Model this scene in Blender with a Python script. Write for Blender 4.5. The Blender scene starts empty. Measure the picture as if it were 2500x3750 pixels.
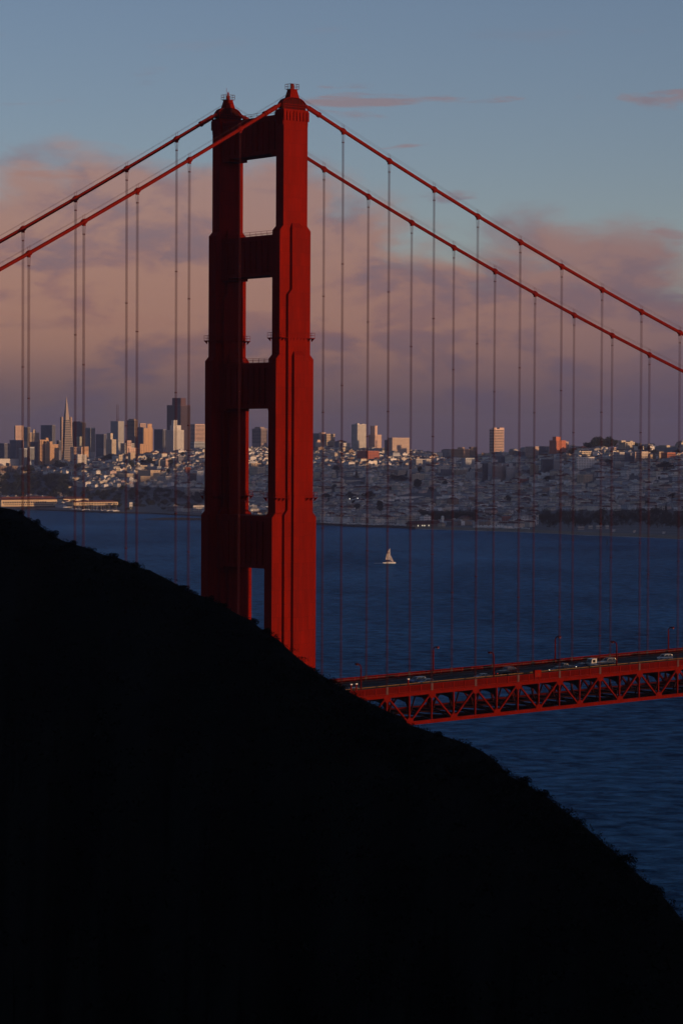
import bpy, math, random
from mathutils import Vector, Matrix
R = math.radians
rnd = random.Random(7)
scene = bpy.context.scene
COL = scene.collection

# ------------------------------------------------------------------ camera
CAM = Vector((-411.934, -556.239, 138.905))
YAW, PITCH, ROLL, FPX = 0.66833, -0.02527, 0.0046, 9890.45      # FPX: focal length in pixels of a 2500 px wide frame
FWD = Vector((math.sin(YAW)*math.cos(PITCH), math.cos(YAW)*math.cos(PITCH), math.sin(PITCH)))
RGT = Vector((math.cos(YAW), -math.sin(YAW), 0.0))
UPV = RGT.cross(FWD)
cd = bpy.data.cameras.new('camera')
cam = bpy.data.objects.new('camera', cd); COL.objects.link(cam)
cd.sensor_fit = 'HORIZONTAL'; cd.sensor_width = 36.0; cd.lens = 36.0*FPX/2500.0
cd.clip_start = 1.0; cd.clip_end = 60000.0
cr, sr = math.cos(ROLL), math.sin(ROLL)
ax = RGT*cr + UPV*sr; ay = UPV*cr - RGT*sr; az = -FWD
m = Matrix.Identity(4)
for i, a in enumerate((ax, ay, az)):
    m[0][i], m[1][i], m[2][i] = a.x, a.y, a.z
m.translation = CAM
cam.matrix_world = m
scene.camera = cam

# ------------------------------------------------------------------ sky, sun, exposure
SUN_EL = R(2.2)
SUN_AZ = R(2.3)                    # sun stands over -Y, turned a little to +X
SUN_DIR = Vector((math.sin(SUN_AZ)*math.cos(SUN_EL), -math.cos(SUN_AZ)*math.cos(SUN_EL), math.sin(SUN_EL)))
world = bpy.data.worlds.new('World'); scene.world = world
world.use_nodes = True
SKY_STRENGTH = 0.15
def build_world():
    nt = world.node_tree; N = nt.nodes; L = nt.links
    N.clear()
    def node(t, **kw):
        n = N.new(t)
        for k, v in kw.items(): setattr(n, k, v)
        return n
    def math_(op, a, b=None, clamp=False):
        n = node('ShaderNodeMath', operation=op); n.use_clamp = clamp
        for i, v in enumerate((a, b)):
            if v is None: continue
            if isinstance(v, (int, float)): n.inputs[i].default_value = v
            else: L.new(v, n.inputs[i])
        return n.outputs[0]
    def ramp(fac, stops, interp='LINEAR'):
        n = node('ShaderNodeValToRGB'); e = n.color_ramp; e.interpolation = interp
        while len(e.elements) < len(stops): e.elements.new(0.5)
        for el, (p, c) in zip(e.elements, stops):
            el.position = p; el.color = (*c, 1) if len(c) == 3 else c
        L.new(fac, n.inputs[0]); return n.outputs[0]
    def mix(f, a, b):
        n = node('ShaderNodeMix', data_type='RGBA')
        for s, v in ((n.inputs[0], f), (n.inputs[6], a), (n.inputs[7], b)):
            if isinstance(v, (int, float)): s.default_value = v
            elif isinstance(v, tuple): s.default_value = (*v, 1)
            else: L.new(v, s)
        return n.outputs[2]
    sky = node('ShaderNodeTexSky', sky_type='NISHITA')
    sky.sun_disc = False; sky.sun_elevation = SUN_EL; sky.sun_rotation = R(180) - SUN_AZ
    sky.altitude = 100; sky.air_density = 0.6; sky.dust_density = 0.3; sky.ozone_density = 2.0
    geo = node('ShaderNodeTexCoord')
    sep = node('ShaderNodeSeparateXYZ'); L.new(geo.outputs['Generated'], sep.inputs[0])
    X, Y, Z = sep.outputs
    azi = math_('ARCTAN2', X, Y)                                  # radians, clockwise from +Y
    el = math_('MULTIPLY', math_('ARCSINE', Z), 57.2958)          # degrees
    def noise(sx, sy, ox, oy, detail=7.0, rough=0.55, dist=0.25):
        c = node('ShaderNodeCombineXYZ')
        L.new(math_('ADD', math_('MULTIPLY', azi, sx), ox), c.inputs[0])
        L.new(math_('ADD', math_('MULTIPLY', el, sy), oy), c.inputs[1])
        n = node('ShaderNodeTexNoise'); n.noise_dimensions = '2D'
        n.inputs['Scale'].default_value = 1.0; n.inputs['Detail'].default_value = detail
        n.inputs['Roughness'].default_value = rough; n.inputs['Distortion'].default_value = dist
        L.new(c.outputs[0], n.inputs['Vector']); return n.outputs[0]
    big = noise(9.0, 0.0, 3.7, 5.1, 2.0, 0.5, 0.0)                # slow change of the cloud top along the horizon
    shape = noise(15.0, 0.52, *CLOUD_SHAPE, 5.0, 0.5)
    fine = noise(46.0, 2.4, 4.4, 7.9, 6.0, 0.6)
    strat = noise(24.0, 0.95, *CLOUD_LIT, 6.0, 0.58)
    sw = math_('SINE', math_('ADD', math_('MULTIPLY', azi, 9.0), -3.38))    # the bank swells and sinks along the horizon
    top = math_('ADD', CLOUD_TOP, math_('ADD', math_('MULTIPLY', math_('SUBTRACT', big, 0.5), 2.0), math_('MULTIPLY', sw, 1.55)))
    warm = math_('ADD', math_('MULTIPLY', sw, 0.5), 0.5)
    cov = math_('MULTIPLY', 0.7, math_('ADD', math_('MULTIPLY', math_('SUBTRACT', top, el), 0.95),
                math_('ADD', math_('MULTIPLY', math_('SUBTRACT', shape, 0.5), 4.2), math_('MULTIPLY', math_('SUBTRACT', fine, 0.5), 0.9))))
    mask = math_('MULTIPLY', ramp(cov, [(0.0, (0, 0, 0)), (1.0, (1, 1, 1))], 'EASE'), ramp(math_('MULTIPLY', el, 1/20, clamp=True), [(0.0, (0.98, 0.98, 0.98)), (0.17, (0.95, 0.95, 0.95)), (0.30, (0.86, 0.86, 0.86))]))
    # thin detached streaks above the bank
    wis = noise(15.0, 1.5, *CLOUD_WISP)
    wm = math_('MULTIPLY', ramp(math_('ADD', wis, math_('MULTIPLY', math_('SUBTRACT', fine, 0.5), 0.12)), [(0.61, (0, 0, 0)), (0.72, (1, 1, 1))], 'EASE'), 0.7)
    wm = math_('MULTIPLY', wm, ramp(math_('MULTIPLY', el, 1/20), [(0.0, (1, 1, 1)), (0.37, (1, 1, 1)), (0.41, (0.12, 0.12, 0.12)), (1.0, (0.12, 0.12, 0.12))]))
    # colours of the bank by height, then sunlit heads and grey-violet bellies
    e20 = math_('MULTIPLY', math_('ADD', el, 0.0), 1/20, clamp=True)
    base = ramp(e20, [(0.0, (0.112, 0.080, 0.104)), (0.035, (0.128, 0.087, 0.104)), (0.075, (0.184, 0.104, 0.108)), (0.14, (0.286, 0.142, 0.126)),
                      (0.21, (0.296, 0.156, 0.146)), (0.30, (0.292, 0.172, 0.168)), (1.0, (0.25, 0.19, 0.19))])
    lit = ramp(e20, [(0.0, (0.10, 0.072, 0.10)), (0.05, (0.155, 0.098, 0.104)), (0.10, (0.36, 0.186, 0.134)), (0.2, (0.40, 0.214, 0.156)), (0.33, (0.385, 0.225, 0.190)), (1.0, (0.33, 0.24, 0.22))])
    belly = ramp(e20, [(0.0, (0.076, 0.062, 0.116)), (0.05, (0.092, 0.071, 0.122)), (0.10, (0.128, 0.096, 0.138)), (0.25, (0.168, 0.135, 0.172)), (1.0, (0.19, 0.17, 0.21))])
    lf = ramp(math_('ADD', math_('ADD', math_('MULTIPLY', strat, 0.62), math_('MULTIPLY', warm, 0.035)), math_('MULTIPLY', math_('ADD', fine, shape), 0.19)), [(0.46, (0, 0, 0)), (0.58, (1, 1, 1))], 'EASE')
    bf = ramp(math_('ADD', math_('MULTIPLY', strat, 0.6), math_('MULTIPLY', shape, 0.4)), [(0.33, (1, 1, 1)), (0.52, (0, 0, 0))], 'EASE')
    low = ramp(e20, [(0.0, (1, 1, 1)), (0.26, (1, 1, 1)), (0.40, (0.3, 0.3, 0.3))])
    base = mix(math_('MULTIPLY', math_('SUBTRACT', 1.0, warm), math_('MULTIPLY', low, 0.75)), base, belly)
    cc = mix(math_('MULTIPLY', bf, 0.62), base, belly)
    cc = mix(math_('MULTIPLY', lf, math_('MULTIPLY', ramp(e20, [(0.0, (0.15, 0.15, 0.15)), (0.12, (1, 1, 1))]), math_('ADD', 0.16, math_('MULTIPLY', warm, 0.62)))), cc, lit)
    k = 1.0/SKY_STRENGTH
    def scaled(c, f):
        n = node('ShaderNodeMix', data_type='RGBA', blend_type='MULTIPLY'); n.inputs[0].default_value = 1.0
        L.new(c, n.inputs[6]); n.inputs[7].default_value = (f, f, f, 1); return n.outputs[2]
    wc = mix(bf, (0.27, 0.185, 0.195), (0.18, 0.155, 0.20))
    tint = node('ShaderNodeMix', data_type='RGBA', blend_type='MULTIPLY'); tint.inputs[0].default_value = 1.0
    L.new(sky.outputs[0], tint.inputs[6]); tint.inputs[7].default_value = (*SKY_TINT, 1)
    col = mix(wm, tint.outputs[2], scaled(wc, k))
    col = mix(mask, col, scaled(cc, k))
    bg = node('ShaderNodeBackground'); bg.inputs[1].default_value = SKY_STRENGTH
    out = node('ShaderNodeOutputWorld')
    L.new(col, bg.inputs[0]); L.new(bg.outputs[0], out.inputs[0])
CLOUD_SHAPE, CLOUD_WISP, CLOUD_LIT, CLOUD_TOP, SKY_TINT = (14.9, 4.1), (4.32, 13.74), (1.1, 15.5), 5.2, (1.50, 1.04, 0.95)
build_world()
scene.view_settings.view_transform = 'Standard'
scene.view_settings.look = 'None'
scene.view_settings.exposure = 0.0
scene.view_settings.gamma = 1.0

sun_data = bpy.data.lights.new('sun', 'SUN'); sun_data.energy = 4.0; sun_data.angle = R(0.53); sun_data.color = (1.0, 0.58, 0.29)
sun = bpy.data.objects.new('sun', sun_data); COL.objects.link(sun)
sun.rotation_euler = SUN_DIR.to_track_quat('Z', 'Y').to_euler(); sun.location = (0, -900, 400)
scene.cycles.use_denoising = True
scene.cycles.max_bounces = 6; scene.cycles.diffuse_bounces = 2; scene.cycles.volume_bounces = 0
scene.cycles.sample_clamp_indirect = 4.0

# ------------------------------------------------------------------ helpers
def to_px(P):
    d = Vector(P) - CAM
    dz = d.dot(FWD); u = FPX*d.dot(RGT)/dz; v = -FPX*d.dot(UPV)/dz
    return 1250 + u*cr - v*sr, 1875 + u*sr + v*cr, dz
def ray(px, py):
    a, b = px - 1250, py - 1875
    u = a*cr + b*sr; v = -a*sr + b*cr
    return FWD + RGT*(u/FPX) - UPV*(v/FPX)
def at_depth(px, py, D): return CAM + ray(px, py)*D
def at_z(px, py, z): d = ray(px, py); return CAM + d*((z - CAM.z)/d.z)
def at_y(px, py, y): d = ray(px, py); return CAM + d*((y - CAM.y)/d.y)
def lerp(pts, x):
    if x <= pts[0][0]: return pts[0][1]
    for (x0, y0), (x1, y1) in zip(pts, pts[1:]):
        if x <= x1: return y0 + (y1 - y0)*(x - x0)/(x1 - x0)
    return pts[-1][1]

class MB:
    """collects faces (with a material slot each) and links them as one mesh object"""
    def __init__(s): s.v = []; s.f = []; s.m = []
    def add(s, vs, fs, mi=0):
        o = len(s.v); s.v += [tuple(v) for v in vs]
        for f in fs: s.f.append(tuple(i + o for i in f)); s.m.append(mi)
        return s
    def hexa(s, p, mi=0):      # 8 corners: bottom ring 0-3, top ring 4-7
        return s.add(p, [(3, 2, 1, 0), (4, 5, 6, 7), (0, 1, 5, 4), (1, 2, 6, 5), (2, 3, 7, 6), (3, 0, 4, 7)], mi)
    def box(s, x0, x1, y0, y1, z0, z1, mi=0):
        return s.hexa([(x0, y0, z0), (x1, y0, z0), (x1, y1, z0), (x0, y1, z0), (x0, y0, z1), (x1, y0, z1), (x1, y1, z1), (x0, y1, z1)], mi)
    def frustum(s, a, b, mi=0):    # a, b: (x0, x1, y0, y1, z)
        return s.hexa([(a[0], a[2], a[4]), (a[1], a[2], a[4]), (a[1], a[3], a[4]), (a[0], a[3], a[4]),
                       (b[0], b[2], b[4]), (b[1], b[2], b[4]), (b[1], b[3], b[4]), (b[0], b[3], b[4])], mi)
    def bar(s, a, b, w, h, mi=0, up=(0, 0, 1)):     # a beam of w (sideways) by h from a to b
        a = Vector(a); b = Vector(b); d = (b - a).normalized(); up = Vector(up)
        sd = d.cross(up)
        if sd.length < 1e-4: sd = d.cross(Vector((1, 0, 0)))
        sd.normalize(); u = sd.cross(d)
        q = lambda c, i, j: c + sd*(w/2*i) + u*(h/2*j)
        return s.hexa([q(a, -1, -1), q(a, 1, -1), q(b, 1, -1), q(b, -1, -1), q(a, -1, 1), q(a, 1, 1), q(b, 1, 1), q(b, -1, 1)], mi)
    def tube(s, path, r, n=8, mi=0, cap=True):
        path = [Vector(p) for p in path]; rings = []
        for i, p in enumerate(path):
            d = (path[min(i + 1, len(path) - 1)] - path[max(i - 1, 0)]).normalized()
            up = Vector((0, 0, 1)) if abs(d.z) < 0.95 else Vector((1, 0, 0))
            sd = d.cross(up).normalized(); u = sd.cross(d)
            rr = r[i] if isinstance(r, (list, tuple)) else r
            rings.append([p + (sd*math.cos(2*math.pi*k/n) + u*math.sin(2*math.pi*k/n))*rr for k in range(n)])
        vs = [v for rg in rings for v in rg]; fs = []
        for i in range(len(path) - 1):
            for k in range(n):
                a = i*n + k; b = i*n + (k + 1) % n
                fs.append((a, b, b + n, a + n))
        if cap: fs.append(tuple(range(n - 1, -1, -1))); fs.append(tuple((len(path) - 1)*n + k for k in range(n)))
        return s.add(vs, fs, mi)
    def lathe(s, prof, n=12, c=(0, 0, 0), mi=0):
        vs = [(c[0] + r*math.cos(2*math.pi*k/n), c[1] + r*math.sin(2*math.pi*k/n), c[2] + z) for r, z in prof for k in range(n)]
        fs = [(i*n + k, i*n + (k + 1) % n, (i + 1)*n + (k + 1) % n, (i + 1)*n + k) for i in range(len(prof) - 1) for k in range(n)]
        fs += [tuple(range(n - 1, -1, -1)), tuple((len(prof) - 1)*n + k for k in range(n))]
        return s.add(vs, fs, mi)
    def extrude_y(s, prof, y0, y1, mi=0):           # closed x-z outline pushed along y
        n = len(prof)
        vs = [(x, y0, z) for x, z in prof] + [(x, y1, z) for x, z in prof]
        return s.add(vs, [tuple(range(n)), tuple(range(2*n - 1, n - 1, -1))] + [(i, i + n, (i + 1) % n + n, (i + 1) % n) for i in range(n)], mi)
    def extrude_x(s, prof, x0, x1, mi=0):           # closed y-z outline pushed along x
        n = len(prof)
        vs = [(x0, y, z) for y, z in prof] + [(x1, y, z) for y, z in prof]
        return s.add(vs, [tuple(range(n - 1, -1, -1)), tuple(range(n, 2*n))] + [(i, (i + 1) % n, (i + 1) % n + n, i + n) for i in range(n)], mi)
    def mesh(s, name, mats, smooth=False):
        me = bpy.data.meshes.new(name); me.from_pydata(s.v, [], s.f)
        for mt in (mats if isinstance(mats, (list, tuple)) else [mats]): me.materials.append(mt)
        if any(s.m): me.polygons.foreach_set('material_index', s.m)
        if smooth: me.polygons.foreach_set('use_smooth', [True]*len(me.polygons))
        me.update(); return me
    def build(s, name, mats, parent=None, smooth=False):
        return link(name, s.mesh(name, mats, smooth), parent)
def link(name, me, parent=None, loc=None):
    o = bpy.data.objects.new(name, me); COL.objects.link(o)
    if parent is not None: o.parent = parent
    if loc is not None: o.location = loc
    return o
def tag(o, label=None, cat=None, group=None, kind=None):
    if label: o['label'] = label
    if cat: o['category'] = cat
    if group: o['group'] = group
    if kind: o['kind'] = kind
    return o
def thing(name, label, cat, loc=(0, 0, 0), rz=0.0, group=None):
    o = bpy.data.objects.new(name, None); COL.objects.link(o)
    o.location = loc; o.rotation_euler = (0, 0, rz); o.empty_display_size = 0.5
    return tag(o, label, cat, group)
def dup(root, loc, rz=0.0, label=None, scale=None):
    r = root.copy(); COL.objects.link(r); r.location = loc; r.rotation_euler = (0, 0, rz)
    if scale: r.scale = scale
    if label: r['label'] = label
    for ch in list(root.children):
        c = ch.copy(); COL.objects.link(c); c.parent = r
        for g in list(ch.children):
            d = g.copy(); COL.objects.link(d); d.parent = c
    return r

# ------------------------------------------------------------------ materials
def mat(name, col, rough=0.7, metal=0.0, var=0.0, vscale=1.0, bump=0.0, bscale=5.0, streak=False, emit=None, spec=0.35, attr=None):
    m = bpy.data.materials.new(name); m.use_nodes = True
    nt = m.node_tree; N = nt.nodes; L = nt.links; b = N['Principled BSDF']
    b.inputs['Base Color'].default_value = (*col, 1); b.inputs['Roughness'].default_value = rough
    b.inputs['Metallic'].default_value = metal; b.inputs['Specular IOR Level'].default_value = spec
    if emit: b.inputs['Emission Color'].default_value = (*emit[:3], 1); b.inputs['Emission Strength'].default_value = emit[3]
    tc = N.new('ShaderNodeTexCoord')
    src = None
    if attr:
        a = N.new('ShaderNodeAttribute'); a.attribute_name = attr; src = a.outputs['Color']; L.new(src, b.inputs['Base Color'])
    if var:
        mp = N.new('ShaderNodeMapping'); L.new(tc.outputs['Object'], mp.inputs[0])
        mp.inputs['Scale'].default_value = (vscale, vscale, vscale*(0.12 if streak else 1.0))
        n = N.new('ShaderNodeTexNoise'); n.inputs['Scale'].default_value = 1.0; n.inputs['Detail'].default_value = 6.0; n.inputs['Roughness'].default_value = 0.6
        L.new(mp.outputs[0], n.inputs['Vector'])
        mr = N.new('ShaderNodeMapRange'); mr.inputs[1].default_value = 0.3; mr.inputs[2].default_value = 0.7
        mr.inputs[3].default_value = 1.0 - var; mr.inputs[4].default_value = 1.0 + var
        L.new(n.outputs[0], mr.inputs[0])
        mx = N.new('ShaderNodeMix'); mx.data_type = 'RGBA'; mx.blend_type = 'MULTIPLY'; mx.inputs[0].default_value = 1.0
        if src is not None: L.new(src, mx.inputs[6])
        else: mx.inputs[6].default_value = (*col, 1)
        L.new(mr.outputs[0], mx.inputs[7]); L.new(mx.outputs[2], b.inputs['Base Color'])
    if bump:
        n2 = N.new('ShaderNodeTexNoise'); n2.inputs['Scale'].default_value = bscale; n2.inputs['Detail'].default_value = 5.0
        L.new(tc.outputs['Object'], n2.inputs['Vector'])
        bp = N.new('ShaderNodeBump'); bp.inputs['Strength'].default_value = bump; bp.inputs['Distance'].default_value = 0.3
        L.new(n2.outputs[0], bp.inputs['Height']); L.new(bp.outputs[0], b.inputs['Normal'])
    return m
M = {}
M['orange'] = mat('bridge_orange_paint', (0.152, 0.0048, 0.0005), 0.72, var=0.18, vscale=0.55, streak=True, bump=0.05, bscale=1.5, spec=0.04)
def plates(m, w, h):            # riveted plates: faint change of tone from plate to plate, thin dark joints
    nt = m.node_tree; N = nt.nodes; L = nt.links; b = N['Principled BSDF']
    src = b.inputs['Base Color'].links[0].from_socket
    tc = N.new('ShaderNodeTexCoord'); sp = N.new('ShaderNodeSeparateXYZ'); L.new(tc.outputs['Object'], sp.inputs[0])
    ad = N.new('ShaderNodeMath'); ad.operation = 'ADD'; L.new(sp.outputs[0], ad.inputs[0]); L.new(sp.outputs[1], ad.inputs[1])
    cb = N.new('ShaderNodeCombineXYZ'); L.new(ad.outputs[0], cb.inputs[0]); L.new(sp.outputs[2], cb.inputs[1])
    br = N.new('ShaderNodeTexBrick'); L.new(cb.outputs[0], br.inputs['Vector'])
    br.inputs['Color1'].default_value = (.88, .88, .88, 1); br.inputs['Color2'].default_value = (1.06, 1.06, 1.06, 1); br.inputs['Mortar'].default_value = (.62, .62, .62, 1)
    br.inputs['Scale'].default_value = 1.0; br.inputs['Mortar Size'].default_value = .035; br.inputs['Brick Width'].default_value = w; br.inputs['Row Height'].default_value = h
    mx = N.new('ShaderNodeMix'); mx.data_type = 'RGBA'; mx.blend_type = 'MULTIPLY'; mx.inputs[0].default_value = 1.0
    L.new(src, mx.inputs[6]); L.new(br.outputs[0], mx.inputs[7]); L.new(mx.outputs[2], b.inputs['Base Color'])
plates(M['orange'], 1.07, 3.4)
M['deck_dimmed'] = mat('dimmed_orange_paint', (0.108, 0.0036, 0.0004), 0.75, var=0.2, vscale=0.6, spec=0.03)  # bridge orange darkened, the deck's weaker light put into the colour
M['screen'] = mat('fence_screen_paint', (0.060, 0.0022, 0.0008), 0.8, var=0.2, vscale=0.8, spec=0.03)
M['lamp_paint'] = mat('lamp_post_paint', (0.075, 0.0028, 0.0010), 0.7, var=0.2, vscale=1.0, spec=0.05)
M['far_truss_shaded'] = mat('shaded_orange_paint', (0.050, 0.0022, 0.0010), 0.85, var=0.3, vscale=0.5, spec=0.03)  # same bridge orange, with shade on the far truss put into the colour
M['cable'] = mat('cable_orange_paint', (0.132, 0.0050, 0.0010), 0.65, var=0.12, vscale=0.8, spec=0.06)
M['rope'] = mat('suspender_rope_steel', (0.060, 0.010, 0.010), 0.6, spec=0.08)
M['asphalt'] = mat('road_asphalt', (0.022, 0.022, 0.024), 0.9, var=0.25, vscale=0.4)
M['walk'] = mat('walkway_concrete', (0.06, 0.055, 0.052), 0.9, var=0.15, vscale=0.5)
M['ochre_panel'] = mat('traffic_rail_panel', (0.075, 0.048, 0.02), 0.7, var=0.2, vscale=0.5)
M['ochre'] = mat('traffic_rail_ochre', (0.22, 0.10, 0.012), 0.7, var=0.2, vscale=0.5)
M['lane'] = mat('lane_paint', (0.6, 0.6, 0.55), 0.7)
M['dark_steel'] = mat('dark_steel', (0.06, 0.02, 0.02), 0.6)
M['lamp_glass'] = mat('lamp_glass', (0.30, 0.10, 0.06), 0.4)
def leafy(name, c, v=0.35): return mat(name, c, 0.85, var=v, vscale=0.35, spec=0.1)
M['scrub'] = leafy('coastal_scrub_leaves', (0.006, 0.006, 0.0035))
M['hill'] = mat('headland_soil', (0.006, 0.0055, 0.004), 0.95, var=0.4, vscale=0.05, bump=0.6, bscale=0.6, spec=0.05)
M['leaf1'] = leafy('cypress_leaves', (0.022, 0.030, 0.020))
M['leaf2'] = leafy('park_tree_leaves', (0.035, 0.045, 0.022))
M['bark'] = mat('tree_bark', (0.06, 0.045, 0.035), 0.9, var=0.3, vscale=2.0)
M['grass'] = mat('park_grass', (0.05, 0.065, 0.028), 0.95, var=0.3, vscale=0.03, spec=0.05)
M['sand'] = mat('beach_sand', (0.20, 0.17, 0.13), 0.95, var=0.2, vscale=0.05)
M['under'] = mat('shade_dark_steel', (0.028, 0.006, 0.005), 0.85, var=0.3, vscale=0.5, spec=0.05)  # darkened steel: the shade below the deck put into the colour
M['rock'] = mat('breakwater_rock', (0.04, 0.038, 0.036), 0.9, var=0.4, vscale=0.3, bump=0.5, bscale=0.5)
M['foam'] = mat('surf_foam', (0.7, 0.72, 0.75), 0.8, var=0.3, vscale=0.1)
M['street'] = mat('city_streets', (0.13, 0.13, 0.14), 0.9, var=0.35, vscale=0.02)
M['glass'] = mat('window_glass', (0.03, 0.035, 0.045), 0.25, spec=0.4)
M['roofdark'] = mat('tar_roof', (0.24, 0.235, 0.245), 0.9, var=0.3, vscale=0.1)
M['rooftile'] = mat('red_roof_tile', (0.11, 0.036, 0.03), 0.85, var=0.25, vscale=0.2)
M['white'] = mat('white_paint', (0.78, 0.76, 0.72), 0.6, var=0.06, vscale=0.3)

# ------------------------------------------------------------------ water
def water_material():
    m = bpy.data.materials.new('bay_water'); m.use_nodes = True
    nt = m.node_tree; N = nt.nodes; L = nt.links; b = N['Principled BSDF']
    out = [n for n in N if n.type == 'OUTPUT_MATERIAL'][0]; N.remove(b)
    df = N.new('ShaderNodeBsdfDiffuse'); gl = N.new('ShaderNodeBsdfGlossy'); gl.inputs['Roughness'].default_value = 0.16; gl.inputs['Color'].default_value = (0.068, 0.20, 0.46, 1)
    fr = N.new('ShaderNodeFresnel'); fr.inputs['IOR'].default_value = 1.33; ms = N.new('ShaderNodeMixShader')
    L.new(fr.outputs[0], ms.inputs[0]); L.new(df.outputs[0], ms.inputs[1]); L.new(gl.outputs[0], ms.inputs[2]); L.new(ms.outputs[0], out.inputs[0])
    tc = N.new('ShaderNodeTexCoord')
    rot = N.new('ShaderNodeMapping'); rot.inputs['Rotation'].default_value = (0, 0, YAW); L.new(tc.outputs['Object'], rot.inputs[0])
    def nz(sx, sy, detail, rough=0.55):
        mp = N.new('ShaderNodeMapping'); mp.inputs['Scale'].default_value = (sx, sy, 1); L.new(rot.outputs[0], mp.inputs[0])
        n = N.new('ShaderNodeTexNoise'); n.inputs['Scale'].default_value = 1.0; n.inputs['Detail'].default_value = detail; n.inputs['Roughness'].default_value = rough
        n.inputs['Distortion'].default_value = 0.5
        L.new(mp.outputs[0], n.inputs['Vector']); return n.outputs[0]
    swell = nz(0.030, 0.020, 3.0); chop = nz(0.13, 0.075, 9.0, 0.72); slick = nz(0.004, 0.0022, 5.0)
    ad = N.new('ShaderNodeMath'); ad.operation = 'MULTIPLY_ADD'; L.new(swell, ad.inputs[0]); ad.inputs[1].default_value = 2.0; L.new(chop, ad.inputs[2])
    bp = N.new('ShaderNodeBump'); bp.inputs['Strength'].default_value = 1.0; bp.inputs['Distance'].default_value = 1.6
    L.new(ad.outputs[0], bp.inputs['Height'])
    for n_ in (df, gl, fr): L.new(bp.outputs[0], n_.inputs['Normal'])
    mx = N.new('ShaderNodeMix'); mx.data_type = 'RGBA'
    mx.inputs[6].default_value = (0.002, 0.018, 0.050, 1); mx.inputs[7].default_value = (0.040, 0.155, 0.30, 1)
    mr = N.new('ShaderNodeMapRange'); mr.inputs[1].default_value = 0.35; mr.inputs[2].default_value = 0.65
    rip = nz(0.085, 0.10, 7.0, 0.74)  # reflections of wave facets painted into both colours by this ripple noise
    ab = N.new('ShaderNodeMath'); ab.operation = 'MULTIPLY_ADD'; L.new(slick, ab.inputs[0]); ab.inputs[1].default_value = 0.4; L.new(rip, ab.inputs[2])
    mr.inputs[1].default_value = 0.56; mr.inputs[2].default_value = 0.86
    L.new(ab.outputs[0], mr.inputs[0]); L.new(mr.outputs[0], mx.inputs[0]); L.new(mx.outputs[2], df.inputs['Color'])
    mg = N.new('ShaderNodeMix'); mg.data_type = 'RGBA'; mg.inputs[6].default_value = (0.022, 0.088, 0.20, 1); mg.inputs[7].default_value = (0.118, 0.335, 0.66, 1)
    L.new(mr.outputs[0], mg.inputs[0]); L.new(mg.outputs[2], gl.inputs['Color'])
    return m
M['water'] = water_material()
mb = MB()
mb.add([(-9000, -9000, 0), (14000, -9000, 0), (14000, 14000, 0), (-9000, 14000, 0)], [(0, 1, 2, 3)])
tag(mb.build('bay_water', M['water']), kind='structure')

# ------------------------------------------------------------------ foreground headland
SIL = [(-260, 1090), (-120, 1130), (0, 1161), (22, 1164), (45, 1171), (65, 1187), (90, 1201), (110, 1219), (150, 1241), (190, 1251), (235, 1269), (270, 1276), (290, 1285), (315, 1298),
       (350, 1309), (385, 1326), (420, 1346), (440, 1359), (470, 1366), (505, 1383), (540, 1404), (575, 1420), (605, 1445), (640, 1466), (675, 1500), (720, 1535),
       (770, 1566), (810, 1590), (860, 1616), (910, 1640), (945, 1663), (1000, 1681), (1060, 1700), (1110, 1723), (1140, 1747), (1165, 1776), (1210, 1799), (1250, 1823),
       (1320, 1877), (1360, 1910), (1410, 1955), (1440, 1980), (1475, 2015), (1515, 2047), (1545, 2082), (1568, 2112), (1660, 2230), (1820, 2460)]
SIL = [(a*2500/1568, b*2500/1568) for a, b in SIL]
def crest_depth(px): return 335.0 - 125.0*min(1.3, max(-0.2, px/2500.0))
def headland():
    mb = MB(); cols = []; n = 150
    fr = random.Random(3)
    for i in range(n + 1):
        px = SIL[0][0] + (SIL[-1][0] - SIL[0][0])*i/n
        D = crest_depth(px); c = at_depth(px, lerp(SIL, px) + 7, D)
        d2 = Vector((c.x - CAM.x, c.y - CAM.y, 0)); dist = d2.length; d2.normalize()
        col = []
        prof = [(-150, None), (-118, -58), (-95, -45), (-75, -33), (-58, -24.5), (-44, -17.5), (-31, -11.8), (-20, -7.2), (-11, -3.7), (-5, -1.4), (0, 0), (5, -1.6), (12, -5.5), (24, -15), (45, -36), (80, -78), (130, -128), (150, -150)]
        for t, dz in prof:
            s = t*dist/270.0
            if dz is None: z = c.z - 72
            else:
                z = c.z + dz*dist/300.0
                if -120 < t < -8: z += (2.2*math.sin(i*0.21 + t*0.06) + 1.4*math.sin(i*0.53 - t*0.11) + fr.uniform(-0.5, 0.5))*min(1.0, (-t - 6)/60.0)
                elif t > 4: z += fr.uniform(-1, 0)
            col.append((c.x + d2.x*s, c.y + d2.y*s, max(z, -6.0)))
        cols.append(col)
    k = len(cols[0]); vs = [v for c in cols for v in c]
    fs = [(i*k + j, (i + 1)*k + j, (i + 1)*k + j + 1, i*k + j + 1) for i in range(n) for j in range(k - 1)]
    mb.add(vs, fs)
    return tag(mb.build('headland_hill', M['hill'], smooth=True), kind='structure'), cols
HEAD, HEADCOLS = headland()

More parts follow.
